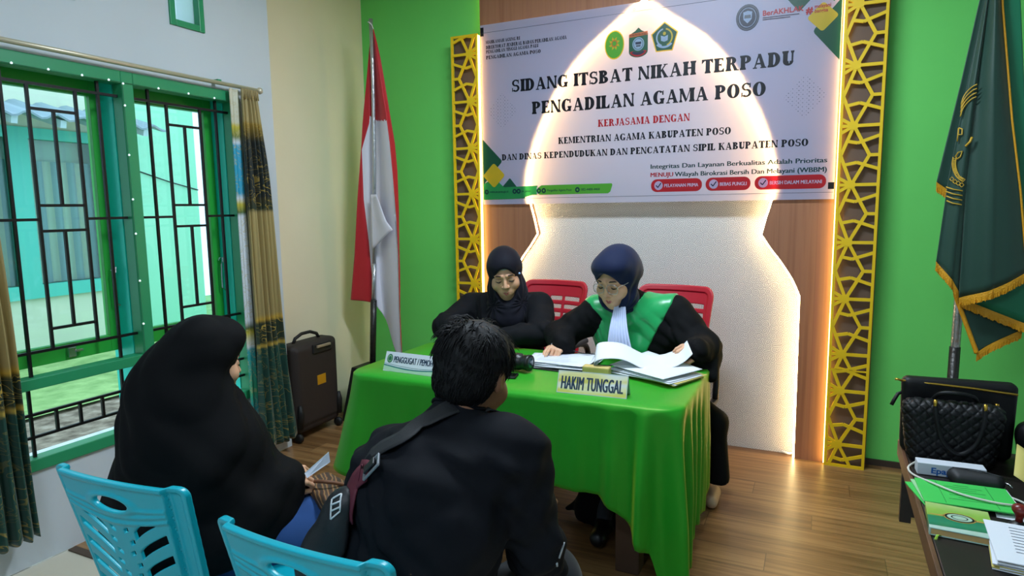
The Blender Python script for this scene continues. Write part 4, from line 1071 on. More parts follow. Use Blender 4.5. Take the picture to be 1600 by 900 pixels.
# ------------------------------------------------------------------ suitcase
sx0, sx1, sy0, sy1 = -3.135, -2.965, 3.045, 3.475
M_case = mat('dark_brown_nylon', '2a211d', 0.7, bump=(180, .2, .002)); M_caset = mat('black_case_trim', '141312', 0.6)
sc_ = thing('suitcase', 'dark upright wheeled suitcase by the gold and green curtain', 'suitcase', (-3.05, 3.26, 0))
link('shell', surface(lambda X, Y, Z: smin(rbox(X, Y, Z, (-3.055, 3.26, .345), (.075, .215, .295), .035), rbox(X, Y, Z, (-2.995, 3.26, .36), (.028, .185, .255), .02), .02), (-3.15, 3.0, .0), (-2.94, 3.52, .68), .01), M_case, sc_, True)
pp = MB()
for z_, y_ in ((.06, sy0 + .03), (.06, sy1 - .03)):
    pp.tube([(-2.972, y_, .10), (-2.962, y_, .20), (-2.968, y_, .25)], [.022, .02, .012], 8)
pp.build('corner_guard', M_caset, sc_, True)
for y_ in (sy0 + .025, sy1 - .025):
    MB().lathe([(.012, -.014), (.03, -.012), (.032, 0), (.03, .012), (.012, .014)], (-2.985, y_, .032), 16, axis=(0, 1, 0)).build('wheel', M_caset, sc_, True)
MB().tube([(-3.06, 3.14, .635), (-3.06, 3.16, .668), (-3.06, 3.22, .69), (-3.06, 3.30, .69), (-3.06, 3.36, .668), (-3.06, 3.38, .635)], .011, 8).build('carry_handle', M_caset, sc_, True)
MB().box((-2.972, 3.21, .56), (-2.955, 3.39, .625)).build('handle_recess', M_caset, sc_, bevel=.008)
MB().bar((-2.948, 3.235, .606), (-2.948, 3.365, .606), .014, .018).build('telescopic_handle', mat('beige_metal', 'b9a892', .35, metal=.6), sc_, bevel=.004)
MB().box((-2.968, 3.245, .345), (-2.964, 3.325, .41)).build('gold_badge', mat('gold_badge', 'd39a1e', .35, metal=.3), sc_, bevel=.0015)

# ------------------------------------------------------------------ flagpoles and flags
M_silver = mat('crinkled_silver_foil', 'c5c8cb', .3, metal=.8, bump=(45, .5, .01)); M_blkstand = mat('black_stand', '1c1b1a', .5)
FPX, FPY = -2.842, 3.70
fp = thing('flagpole', 'silver wrapped flagpole in a black plinth behind the table left end', 'flagpole', (FPX, FPY, 0))
MB().tube([(-2.812, FPY, 1.1), (-2.775, FPY, 1.85), (-2.760, FPY, 2.38), (-2.760, FPY, 2.76)], .013, 10).build('pole', M_silver, fp, True)
MB().tube([(-2.862, FPY, .38), (-2.829, FPY, .86)], .022, 10).build('pole_socket', mat('dark_foil', '3b3a38', .35, metal=.6, bump=(45, .5, .01)), fp, True)
MB().tube([(-2.829, FPY, .84), (-2.811, FPY, 1.12)], .016, 10).build('pole_lower', M_silver, fp, True)
MB().tube([(FPX + .066, FPY - .012, 2.74), (FPX + .08, FPY - .014, 2.735), (FPX + .10, FPY - .014, 2.715), (FPX + .11, FPY - .014, 2.69)], .004, 6).build('cord_end', mat('white_cord', 'd8dcd8', .8), fp, True)
m = MB(); pb = [(-.155, -.155), (.155, -.155), (.155, .155), (-.155, .155)]; pt_ = [(a * .62, b * .62) for a, b in pb]
cx, cy = FPX - .03, FPY - .01
m.add([(cx + a, cy + b, 0) for a, b in pb] + [(cx + a, cy + b, .385) for a, b in pt_], [(3,2,1,0), (4,5,6,7), (0,1,5,4), (1,2,6,5), (2,3,7,6), (3,0,4,7)])
m.build('plinth', M_blkstand, fp, bevel=.006)

def drape(edges, zend, ncol, zn, mi=None, wave=0.0, zt=None):
    """hanging cloth between fold edges. edges: per edge [(z, x, y), ...] from the top down; zend: bottom z of each edge"""
    n = len(edges); W_ = (n - 1) * ncol + 1; vs = []; zs_ = []
    ztop = zt if zt is not None else edges[0][0][0]
    ze = [float(p[0]) for p in spline([(z,) for z in zend], W_)] if n > 2 else list(np.linspace(zend[0], zend[1], W_))
    for j in range(zn):
        t = j / (zn - 1)
        for i in range(W_):
            z = ztop + (ze[i] - ztop) * t
            es = []
            for e in edges:
                a = np.array(e)[::-1]; es.append((np.interp(z, a[:, 0], a[:, 1]), np.interp(z, a[:, 0], a[:, 2])))
            k = min(i // ncol, n - 2); f_ = i / ncol - k
            f_s = f_
            x = es[k][0] + (es[k+1][0] - es[k][0]) * f_s
            y = es[k][1] + (es[k+1][1] - es[k][1]) * (f_s * f_s * (3 - 2 * f_s))
            y += wave * math.sin(f_ * PI * 2 + k) * t
            vs.append((float(x), float(y), float(z))); zs_.append(z)
    fs = []; idx = []
    for j in range(zn - 1):
        for i in range(W_ - 1):
            fs.append((j*W_+i, j*W_+i+1, (j+1)*W_+i+1, (j+1)*W_+i)); idx.append(mi(i / ncol, zs_[j*W_+i]) if mi else 0)
    m = MB(); m.add(vs, fs); m.mi = idx; m.bottom = vs[-W_:]
    return m
M_fred = mat('red_flag_cloth', 'b80f1e', .6, sheen=.2); M_fwhite = mat('white_flag_cloth', 'dedbe6', .6, sheen=.2)
e0 = [(2.735, -2.765, 3.712), (2.42, -2.806, 3.70), (2.09, -2.854, 3.69), (1.92, -2.875, 3.69), (1.57, -2.919, 3.68), (1.18, -2.965, 3.68), (.85, -3.018, 3.68)]
e1 = [(2.735, -2.764, 3.715), (2.42, -2.79, 3.705), (2.13, -2.80, 3.70), (2.085, -2.807, 3.70), (1.91, -2.876, 3.695), (1.57, -2.882, 3.70), (1.275, -2.861, 3.71), (.838, -2.84, 3.715), (.6, -2.84, 3.715)]
e2 = [(2.735, -2.762, 3.717), (2.42, -2.775, 3.725), (2.0, -2.79, 3.74), (1.5, -2.80, 3.745), (1.0, -2.80, 3.745), (.5, -2.77, 3.745)]
e3 = [(2.735, -2.761, 3.714), (2.60, -2.735, 3.705), (2.42, -2.712, 3.70), (2.093, -2.654, 3.69), (1.943, -2.633, 3.685), (1.717, -2.613, 3.68), (1.412, -2.591, 3.675), (1.191, -2.583, 3.675), (.828, -2.590, 3.675), (.49, -2.582, 3.67)]
e4 = [(2.735, -2.760, 3.716), (2.60, -2.728, 3.72), (2.511, -2.708, 3.72), (2.372, -2.684, 3.72), (2.102, -2.642, 3.72), (1.943, -2.616, 3.72), (1.755, -2.603, 3.72), (1.5, -2.596, 3.71), (1.2, -2.60, 3.70)]
def fcol(c, z):
    if c < 1: return 0
    if c < 3: return 1 if z < 2.135 - 0.02 * (c - 1) else 0
    return 0
idf = thing('flag', 'red and white flag hanging on the silver pole in the corner', 'flag', (-2.78, 3.71, 2.735))
drape([e0, e1, e2, e3, e4], [.855, .835, .74, .49, 1.35], 10, 200, fcol, .006).build('cloth', [M_fred, M_fwhite], idf, True, thick=.0015, recalc=False)
# loose white fold across the middle
f0 = [(1.60, -2.865, 3.682), (1.30, -2.86, 3.68), (1.05, -2.83, 3.69)]; f1 = [(1.60, -2.80, 3.676), (1.3, -2.81, 3.672), (1.05, -2.80, 3.676)]
f2 = [(1.60, -2.74, 3.66), (1.42, -2.66, 3.65), (1.36, -2.605, 3.645)]
drape([f1, f2], [1.22, 1.36], 10, 14, None, .004, 1.60).build('fold', M_fwhite, idf, True, thick=.0015, recalc=False)

# green flag with fringe
gp = thing('flagpole', 'silver wrapped flagpole standing behind the black bags', 'flagpole', (.632, 3.75, 0))
MB().tube([(.630, 3.75, .02), (.634, 3.75, 1.0), (.690, 3.75, 2.80)], .021, 12).build('pole', M_silver, gp, True)
MB().tube([(.630, 3.75, .02), (.632, 3.75, .79)], .024, 12).build('pole_socket', mat('dark_foil', '3b3a38'), gp, True)
MB().lathe([(.17, 0), (.17, .03), (.05, .06), (.03, .10)], (.630, 3.75, 0), 24).build('foot', M_blkstand, gp, True)
MB().lathe([(.001, 2.80), (.02, 2.82), (.012, 2.86), (.001, 2.92)], (.69, 3.75, 0), 12).build('finial', mat('gold_finial', 'd0a030', .3, metal=.8), gp, True)
M_gf = mat('dark_green_flag_velvet', '0c3b2d', .55, sheen=.25); M_gf2 = mat('green_flag_lit_cloth', '0f7a54', .5, sheen=.2)  # second green is a lighter copy of the same cloth, light put into colour
M_fringe = mat('gold_fringe', 'd99a12', .5, bump=(150, .6, .006)); M_embr = mat('gold_embroidery', 'c9a22c', .45)
gf = thing('flag', 'dark green fringed flag with gold embroidery above the black bags', 'flag', (.69, 3.70, 2.78))
T = 2.78
pan = [
 ([[(T, .684, 3.69), (2.378, .613, 3.66), (2.04, .565, 3.65), (1.587, .494, 3.64)], [(T, .688, 3.69), (2.378, .66, 3.66), (2.04, .64, 3.65), (1.5, .60, 3.65)]], [1.585, 1.50], M_gf),
 ([[(T, .684, 3.685), (2.378, .632, 3.645), (2.04, .587, 3.625), (1.587, .535, 3.61), (1.215, .508, 3.60)], [(T, .686, 3.685), (2.378, .64, 3.63), (2.04, .615, 3.605), (1.54, .590, 3.59), (1.1, .575, 3.585)], [(T, .687, 3.687), (2.378, .652, 3.66), (2.04, .630, 3.64), (1.54, .62, 3.62), (1.0, .62, 3.61)]], [1.215, 1.13, 1.05], M_gf),
 ([[(T, .686, 3.685), (2.378, .640, 3.645), (2.04, .613, 3.625), (1.54, .605, 3.60), (1.05, .606, 3.59)], [(T, .688, 3.68), (2.378, .665, 3.60), (2.04, .68, 3.575), (1.54, .71, 3.56), (1.1, .73, 3.555)], [(T, .690, 3.683), (2.37, .691, 3.63), (1.86, .753, 3.60), (1.54, .803, 3.59), (1.1, .86, 3.58)]], [1.048, 1.10, 1.175], M_gf),
 ([[(T, .687, 3.69), (2.37, .68, 3.66), (1.86, .70, 3.65), (1.5, .68, 3.645), (1.0, .612, 3.64)], [(T, .692, 3.69), (2.37, .766, 3.66), (1.96, .806, 3.65), (1.5, .88, 3.64), (.9, .93, 3.63)]], [1.045, .915], M_gf2),
 ([[(1.2, .585, 3.66), (1.05, .605, 3.655), (.79, .700, 3.645)], [(1.2, .80, 3.66), (.9, .87, 3.66)]], [.785, .905], M_gf),
]
for i, (ed, ze, m_) in enumerate(pan):
    d = drape(ed, ze, 16, 46, None, .004, 1.2 if i == 4 else T)
    bt = d.bottom
    co = d.build('cloth_fold', m_, gf, True, thick=.002, recalc=False)
    fm = MB(); L = .040
    pts = [Vector(p) for p in bt]; n = 0
    fine = []
    for a, b in zip(pts[:-1], pts[1:]):
        for q in range(5): fine.append(a.lerp(b, q / 5))
    fine.append(pts[-1])
    rng = random.Random(i)
    vs = []
    for p in fine: vs += [p + Vector((0, -.004, .004)), p + Vector((0, -.005, -.012)), p + Vector((rng.uniform(-.001, .001), -.004 + rng.uniform(-.003, .003), -L * rng.uniform(.86, 1.06)))]
    fs = []
    for q in range(len(fine) - 1): fs += [(3*q, 3*q+1, 3*q+4, 3*q+3), (3*q+1, 3*q+2, 3*q+5, 3*q+4)]
    fm.add(vs, fs); fm.build('fringe', M_fringe, gf, thick=.003, recalc=False)
    if i == 2:
        w = (len(bt)); ed_r = [Vector(d.v[(j + 1) * w - 1]) + Vector((.003, -.002, 0)) for j in range(46)]
        MB().tube(ed_r, .0045, 6).build('fringe', M_fringe, gf, True)
    if i == 4:
        w = len(bt); ed_l = [Vector(d.v[j * w]) + Vector((0, -.003, 0)) for j in range(46)]
        MB().tube(ed_l, .010, 6).build('fringe', M_fringe, gf, True)
# embroidery follows the middle fold (surface between x .53 and .61)
def fold_y(x, z):
    a = np.array(pan[1][0][0])[::-1]; b = np.array(pan[1][0][1])[::-1]
    xa, ya = np.interp(z, a[:, 0], a[:, 1]), np.interp(z, a[:, 0], a[:, 2]); xb, yb = np.interp(z, b[:, 0], b[:, 1]), np.interp(z, b[:, 0], b[:, 2])
    f_ = (x - xa) / max(xb - xa, 1e-4); f_ = min(max(f_, 0), 1); return ya + (yb - ya) * (f_ * f_ * (3 - 2 * f_)) - .010
def on(pts): return [(x, fold_y(x, z), z) for x, z in pts]
m = MB()
for k in range(4):
    o = .018 * k
    m.tube(on([(float(p[0]), float(p[1])) for p in spline([(.566, 1.935 - o), (.572, 1.965 - o), (.585, 1.99 - o), (.602, 2.008 - o), (.618, 2.016 - o)], 14)]), .0028, 5)
    m2 = m2 if k else MB()
    m2.tube(on([(.527 + .002 * k, 1.565 - .021 * k), (.556, 1.553 - .021 * k), (.590, 1.545 - .021 * k)]), .0028, 5)
m.build('embroidered_lines', M_embr, gf, True); m2.build('embroidered_lines', M_embr, gf, True)
m = MB()
m.tube(on([(.562, 1.83), (.560, 1.77)]), .003, 5); m.tube(on([(.562, 1.83), (.575, 1.825), (.576, 1.80), (.562, 1.80)]), .003, 5)
m.tube(on([(.590, 1.745), (.606, 1.765), (.612, 1.785)]), .005, 5)
m.tube(on([(.556, 1.70), (.566, 1.72), (.580, 1.725), (.574, 1.70), (.562, 1.69)]), .003, 5)
for r in (0, .020):
    m.tube(on([(float(p[0]), float(p[1])) for p in spline([(.548 + r * .6, 1.70), (.546 + r * .6, 1.67), (.553 + r * .6, 1.635), (.568 + r * .55, 1.605), (.590 + r * .2, 1.585 + r * .7)], 16)]), .0025, 5)
for x, z in ((.548, 1.60), (.560, 1.588), (.572, 1.580), (.585, 1.572)):
    m.tube(on([(x - .008, z), (x, z + .010), (x + .008, z), (x, z - .010), (x - .008, z)]), .002, 5)
m.build('embroidered_emblem', M_embr, gf, True)
lt = text_mesh('DHARMMAYUKTI', .018, .0008)
m = MB(); cnt = max(v.co.x for v in lt.vertices)
path = [(float(p[0]), float(p[1])) for p in spline([(.5535, 1.695), (.552, 1.67), (.558, 1.638), (.572, 1.612), (.594, 1.592)], 60)]
cum = [0]
for a, b in zip(path[:-1], path[1:]): cum.append(cum[-1] + math.dist(a, b))
vs = []
for v in lt.vertices:
    s = v.co.x / cnt * cum[-1]; x = float(np.interp(s, cum, [p[0] for p in path])); z = float(np.interp(s, cum, [p[1] for p in path])); s2 = min(s + .003, cum[-1]); 
    tx, tz = float(np.interp(s2, cum, [p[0] for p in path])) - float(np.interp(s2 - .004, cum, [p[0] for p in path])), float(np.interp(s2, cum, [p[1] for p in path])) - float(np.interp(s2 - .004, cum, [p[1] for p in path]))
    l = math.hypot(tx, tz) + 1e-9; nx, nz = -tz / l, tx / l
    h_ = (v.co.y - .006) * .8; vs.append((x + nx * h_, fold_y(x, z) - .001, z + nz * h_))
m.add(vs, [tuple(p.vertices) for p in lt.polygons]); m.build('embroidered_lettering', M_embr, gf, recalc=False)
# ------------------------------------------------------------------ dark desk at the right with its clutter
DZ = 0.70
M_desk = mat('black_brown_desk', '1d1613', .45, vary=(5, .2)); M_deskedge = mat('worn_brown_edge', '5f3f28', .5, vary=(12, .25))
dk = thing('desk', 'dark brown desk at the right carrying bags, folders and papers', 'desk', (.75, 1.95, 0))
def dx(y): return .285 - .010 * (2.45 - y) / .85      # left edge of the top
y0, y1 = 1.25, 2.47
m = MB(); m.prism([(dx(y0), y0, DZ - .028), (1.25, y0, DZ - .028), (1.25, y1, DZ - .028), (dx(y1), y1, DZ - .028)], (0, 0, .028))
m.build('desktop', M_desk, dk, bevel=.004)
m = MB(); m.prism([(dx(y0) - .012, y0, DZ - .05), (dx(y0) - .001, y0, DZ - .05), (dx(y1) - .001, y1, DZ - .05), (dx(y1) - .012, y1, DZ - .05)], (0, 0, .052))
m.build('edge_trim', M_deskedge, dk, bevel=.002)
MB().box((dx(y1) + .002, y1 - .045, .43), (dx(y1) + .035, y1 - .02, DZ - .028)).box((dx(y1) + .035, y1 - .04, .45), (1.2, y1 - .025, DZ - .028)).build('modesty_panel', M_desk, dk)
for y in (1.35, 2.35):
    for x in (.62, 1.18): MB().box((x - .025, y - .025, 0), (x + .025, y + .025, DZ - .028)).build('leg', M_desk, dk, bevel=.004)

# bags
M_leather = mat('black_leather', '0c0c0e', .5, spec=.3, bump=(90, .15, .002)); M_gold = mat('gold_metal', 'c8a040', .3, metal=.9)
by = 2.392
lb = thing('laptop_bag', 'taller flat black bag behind the quilted handbag', 'bag', (.42, by, DZ))
def flatbag(X, Y, Z):
    xx = X - .418; zz = (Z - DZ) / .24
    return rbox(xx * (1 - .03 * zz), Y - by - .01 * np.sin(xx * 9), Z, (0, 0, DZ + .122), (.150 , .028, .122), .02)
bagm = surface(flatbag, (.24, by - .06, DZ - .01), (.60, by + .06, DZ + .27), .006)
link('body', bagm, M_leather, lb, True)
MB().tube([(.262, by - .028, DZ + .232), (.34, by - .031, DZ + .230), (.45, by - .031, DZ + .226), (.565, by - .03, DZ + .218)], .0035, 6).build('zip', M_gold, lb, True)
MB().tube([(.262, by - .03, DZ + .232), (.25, by - .034, DZ + .236), (.243, by - .034, DZ + .235)], .0035, 6).build('zip_pull', M_gold, lb, True)
m = MB(); m.tube([(.515, by - .032, DZ + .185), (.515, by - .034, DZ + .165)], .006, 8); m.tube([(.515 + .012 * math.cos(a), by - .034, DZ + .155 + .010 * math.sin(a)) for a in np.linspace(0, 2 * PI, 14)], .002, 6)
m.build('buckle', M_gold, lb, True)
MB().tube([(.272, by - .01, DZ + .19), (.255, by - .02, DZ + .185), (.244, by - .03, DZ + .165), (.237, by - .035, DZ + .150)], .006, 6).build('strap_end', M_leather, lb, True)
qy = 2.305
qb = thing('handbag', 'black diamond-quilted handbag with two looped handles on the desk', 'bag', (.40, qy, DZ))
def quilt(X, Y, Z):
    zz = np.clip((Z - DZ) / .19, 0, 1); xx = X - .393
    hw = .100 + .030 * zz
    d = rbox(xx * .118 / hw, Y - qy, Z, (0, 0, DZ + .094), (.118, .045 - 0.012, .094), .03) 
    d = d - .012 * (1 - zz * .7)
    s = .030
    a = np.abs(((xx + (Z - DZ)) / s) % 1 - .5); b = np.abs(((xx - (Z - DZ)) / s) % 1 - .5)
    return d - .0045 * (1 - np.exp(-(np.minimum(.5 - a, .5 - b) / .09) ** 2))
link('body', surface(quilt, (.22, qy - .08, DZ - .012), (.56, qy + .08, DZ + .22), .0032), M_leather, qb, True)
for dy, s in ((-.052, 1), (.03, -1)):
    P_ = spline([(.340, qy + dy, DZ + .205), (.345, qy + dy - .012 * s, DZ + .15), (.365, qy + dy - .014 * s, DZ + .085), (.405, qy + dy - .014 * s, DZ + .052), (.445, qy + dy - .014 * s, DZ + .085), (.462, qy + dy - .012 * s, DZ + .15), (.464, qy + dy, DZ + .205)], 30)
    if s < 0: P_ = spline([(.340, qy + dy, DZ + .18), (.36, qy + dy - .03, DZ + .215), (.405, qy + dy - .04, DZ + .222), (.445, qy + dy - .03, DZ + .212), (.464, qy + dy, DZ + .18)], 20)
    MB().tube([tuple(p) for p in P_], .0065, 8).build('handle', M_leather, qb, True)
for x in (.340, .464): MB().tube([(x, qy - .055, DZ + .208), (x, qy - .058, DZ + .19)], .005, 8).build('handle_ring', M_gold, qb, True)
sb = thing('black_bag', 'slumped black bag at the right end of the desk', 'bag', (.66, 2.33, DZ))
link('body', surface(lambda X, Y, Z: smin(rbox(X, Y, Z, (.675, 2.33, DZ + .055), (.10, .10, .055), .04), ell(X, Y, Z, (.64, 2.36, DZ + .10), (.07, .06, .05)), .04) + .003 * np.sin(X * 60 + Z * 40), (.52, 2.2, DZ - .01), (.82, 2.47, DZ + .18), .007), M_leather, sb, True)
MB().tube([tuple(p) for p in spline([(.60, 2.25, DZ + .10), (.64, 2.22, DZ + .13), (.70, 2.22, DZ + .12), (.74, 2.25, DZ + .08)], 16)], .006, 8).build('handle', M_leather, sb, True)

# box, pouch, cable
M_wbox = mat('white_carton', 'd3d8e0', .4); M_blue = mat('blue_print', '1a62b5', .5)
eb = thing('carton', 'long white carton with blue lettering behind the black pouch', 'box', (.39, 2.19, DZ))
R1 = Matrix.Rotation(math.radians(2), 3, 'Z')
m = MB(); m.box((-.085, -.022, 0), (.085, .022, .036), rot=R1, at=(.378, 2.192, DZ + .001)); m.build('box_body', M_wbox, eb, bevel=.002)
tm = text_mesh('Epaper', .030, .001); a_, b_ = width_of(tm)
m = MB(); m.add([R1 @ Vector((-.050 + (v.co.x - a_) * .9, -.0226, .008 + v.co.y * .8)) + Vector((.378, 2.192, DZ + .001)) for v in tm.vertices], [tuple(p.vertices) for p in tm.polygons])
m.build('lettering', M_blue, eb, recalc=False)
pc = thing('pouch', 'black zipped pouch lying in front of the white carton', 'pouch', (.44, 2.145, DZ))
link('body', surface(lambda X, Y, Z: smin(cone(X, Y, Z, (.385, 2.142, DZ + .022), (.475, 2.125, DZ + .021), .022, .022), rbox(X, Y, Z, (.43, 2.134, DZ + .018), (.055, .028, .017), .014), .01), (.35, 2.08, DZ - .005), (.52, 2.18, DZ + .06), .004), mat('black_pouch_cloth', '111216', .6), pc, True)
MB().tube([(.495, 2.12, DZ + .026), (.505, 2.117, DZ + .024), (.51, 2.110, DZ + .018)], .003, 6).build('zip_pull', M_steel, pc, True)
MB().tube([tuple(p) for p in spline([(.376, 2.145, DZ + .043), (.43, 2.138, DZ + .046), (.49, 2.124, DZ + .041)], 14)], .0016, 5).build('zip', mat('dark_zip', '2b2c30', .5), pc, True)

# green document folders
M_fold = mat('green_folder_card', '3fc455', .55); M_foldp = mat('pale_green_folder', '9ccf9a', .55); M_fink = mat('dark_green_print', '1d7a35', .6)
def folder(name, label, cx, cy, z, rot, w, h, m_, ink, group='green document folders'):
    t = thing(name, label, 'folder', (cx, cy, z), group); R_ = Matrix.Rotation(math.radians(rot), 3, 'Z')
    mb = MB(); mb.box((-w/2, -h/2, 0), (w/2, h/2, .0045), rot=R_, at=(cx, cy, z)); mb.build('cover', m_, t, bevel=.0015)
    MB().box((-w/2 + .004, -h/2 + .003, .0012), (w/2 + .0015, h/2 - .004, .0034), rot=R_, at=(cx, cy, z)).build('sheets', mat('paper_white', 'dfe3ea', .7), t)
    if ink:
        mb = MB()
        def rule(x0, y0, x1, y1): mb.add([R_ @ Vector(p) + Vector((cx, cy, z + .0048)) for p in ((x0, y0, 0), (x1, y0, 0), (x1, y1, 0), (x0, y1, 0))], [(0,1,2,3)])
        rule(-.058, -h/2 + .006, -.0565, h/2 - .006); rule(.058, -h/2 + .006, .0595, h/2 - .006)
        for i, hw in enumerate((.018, .045, .030, .048, .0, .040, .022, .046)):
            if hw: rule(-hw, h/2 - .024 - i * .014, hw, h/2 - .0215 - i * .014)
        mb.build('printed_lines', M_fink, t, recalc=False)
    return t
folder('folder', 'lowest green folder of the stack, edge showing at the left', .372, 2.030, DZ + .001, 12, .21, .15, M_fold, False)
folder('folder', 'pale green folder in the middle of the green stack', .378, 2.030, DZ + .0065, 6, .205, .15, M_foldp, False)
folder('folder', 'topmost green folder with printed lines under the white cable', .388, 2.018, DZ + .012, 2, .215, .160, M_fold, True)
lf = thing('paper_sheet', 'white sheet sticking out from under the green folders beside the stamp', 'paper', (.46, 2.0, DZ))
MB().grid(lambda u, v: (.44 + .075 * u + .012 * v, 1.935 + .12 * v - .02 * u, DZ + .0012 + .004 * u * (1 - v)), 8, 8).build('sheet', mat('paper_white', 'dfe3ea', .7), lf, True, thick=.0006, recalc=False)
put(MB().tube([tuple(p) for p in spline([(.300, 2.255, DZ + .006), (.275, 2.20, DZ + .006), (.280, 2.14, DZ + .008), (.315, 2.06, DZ + .021), (.375, 2.005, DZ + .021), (.445, 1.980, DZ + .021), (.495, 1.985, DZ + .020), (.522, 2.01, DZ + .010), (.522, 2.045, DZ + .006), (.495, 2.075, DZ + .006), (.47, 2.095, DZ + .006)], 70)], .003, 8).build('cable', mat('white_cable', 'cfcdc2', .5), None, True, loc=(.38, 2.1, DZ)), 'thin white cable looping over the green folders on the desk', 'cable')

# green book with an oval emblem
bk = thing('book', 'thick green and white book with an oval emblem at desk edge', 'book', (.345, 1.835, DZ))
RB = Matrix.Rotation(math.radians(-4), 3, 'Z'); bc = (.345, 1.838, DZ + .001)
def bx(a, b): return MB().box(a, b, rot=RB, at=bc)
g = NT('book_cover'); tc = g.n('TexCoord'); sp = g.n('SeparateXYZ'); g.l(tc.outputs['Object'], sp.inputs[0])
v = g.math('ADD', g.math('MULTIPLY', sp.outputs['Y'], 6.2), .5)
n = g.n('TexNoise'); n.inputs['Scale'].default_value = 35; g.l(tc.outputs['Object'], n.inputs['Vector'])
c0 = g.ramp(v, [(0.0, 'b9d4cf'), (.16, 'c9dcd6'), (.17, '0f6b58'), (.30, '11836a'), (.52, '13755c'), (.53, '8fb84a'), (.75, '9cc455'), (1.0, 'c4d98a')], 'LINEAR')
mx = g.mix(g.math('MULTIPLY', n.outputs['Fac'], .45), c0, '5d9c48')
g.l(mx, g.b.inputs['Base Color']); g.b.inputs['Roughness'].default_value = .25
bx((-.066, -.078, 0), (.066, .078, .003)).box((-.066, -.078, .017), (.066, .078, .020), rot=RB, at=bc).box((-.068, -.078, 0), (-.064, .078, .020), rot=RB, at=bc).build('cover', g.m, bk, bevel=.001)
bx((-.064, -.0755, .003), (.064, .0755, .017)).build('page_block', mat('page_edges', 'c8a46a', .7), bk)
em = MB()
def ring_on(rx, ry, ix, iy, z, cx=0.0, cy=.006, n=28):
    m = MB()
    for i in range(n):
        p, q = 2*PI*i/n, 2*PI*(i+1)/n
        m.add([RB @ Vector((cx + a*math.cos(t), cy + b*math.sin(t), z)) + Vector(bc) for a, b, t in ((ix, iy, p), (rx, ry, p), (rx, ry, q), (ix, iy, q))], [(0,1,2,3)])
    return m
ring_on(.034, .026, .0, .0, .0203).build('oval_emblem', mat('gold_print', 'b9964a', .4), bk, recalc=False)
ring_on(.031, .0235, 0, 0, .0206).build('oval_emblem', mat('black_print', '14221c', .4), bk, recalc=False)
ring_on(.026, .019, .018, .013, .0209).build('oval_emblem', mat('pale_print', 'a9c7b0', .4), bk, recalc=False); ring_on(.015, .010, 0, 0, .0209).build('oval_emblem', mat('pale_print', 'a9c7b0'), bk, recalc=False)
m = MB()
for s in (-1, 1): m.add([RB @ Vector(p) + Vector(bc) for p in ((s*.032, .010, .0203), (s*.065, -.002 + .006, .0203), (s*.065, -.010 + .012, .0203), (s*.032, .001, .0203))], [(0,1,2,3)])
m.build('ribbon_print', mat('gold_print', 'b9964a'), bk, recalc=False)
MB().grid(lambda u, v: (.292 - .016 * v + .006 * u, 1.762 - .02 * v, DZ + .004 + .006 * math.sin(v * PI) - (.03 * max(0, v - .45))), 3, 10).build('bookmark_ribbon', mat('lime_ribbon', '9ccc3c', .5), bk, True, thick=.0006, recalc=False)

# stamp
st = thing('rubber_stamp', 'black rubber stamp with a dark red handle on the desk', 'stamp', (.472, 1.875, DZ))
MB().lathe([(.020, 0), (.021, .012), (.017, .016), (.009, .022)], (.472, 1.878, DZ + .001), 20).build('base', M_blk, st, True)
MB().lathe([(.008, .021), (.0075, .032), (.011, .042), (.0165, .050), (.0175, .056), (.014, .063), (.004, .067)], (.472, 1.878, DZ), 20).build('handle', mat('dark_red_wood', '6e1c17', .3), st, True)

# papers on the right
M_paper = mat('paper_white', 'dfe3ea'); M_manila = mat('manila_card', 'c9bb6a', .6); M_print = mat('grey_print', '6c717c', .7)
ps = thing('paper_stack', 'stack of papers in manila covers at the front corner of desk', 'papers', (.47, 1.72, DZ))
rng = random.Random(4)
for i in range(9):
    R_ = Matrix.Rotation(math.radians(-6 + rng.uniform(-3, 3)), 3, 'Z'); w, h = .115, .105
    MB().box((-w, -h, 0), (w, h, .0028), rot=R_, at=(.505 + rng.uniform(-.004, .004), 1.735 + rng.uniform(-.005, .005), DZ + .001 + i * .0030)).build('cover' if i in (1, 3, 7) else 'sheets', M_manila if i in (1, 3, 7) else M_paper, ps, bevel=.0008)
R_ = Matrix.Rotation(math.radians(-6), 3, 'Z'); m = MB()
for i in range(9):
    hw = (.06, .045, .07, .07, .05, .07, .066, .03, .06)[i]
    m.add([R_ @ Vector(p) + Vector((.515, 1.735, DZ + .0285)) for p in ((-.085, .075 - i*.016, 0), (-.085 + 2*hw, .075 - i*.016, 0), (-.085 + 2*hw, .0775 - i*.016, 0), (-.085, .0775 - i*.016, 0))], [(0,1,2,3)])
m.build('printed_lines', M_print, ps, recalc=False)
pf = thing('document_folder', 'open manila folder with white papers in front of the slumped bag', 'folder', (.60, 2.09, DZ))
def sheet(cx, cy, z, w, h, rot, tilt, curl, m_, name):
    R_ = Matrix.Rotation(math.radians(rot), 3, 'Z')
    MB().grid(lambda u, v: tuple(R_ @ Vector(((u - .5) * w, (v - .5) * h, tilt * v + curl * (1 - u) ** 2)) + Vector((cx, cy, z))), 10, 6).build(name, m_, pf, True, thick=.001, recalc=False)
sheet(.625, 2.115, DZ + .004, .22, .17, -14, .035, .07, M_manila, 'cover')
for i in range(4): sheet(.645, 2.11 - i * .002, DZ + .010 + i * .004, .20, .165, -14 + i, .035, .028, M_manila if i == 1 else M_paper, 'cover' if i == 1 else 'sheets')
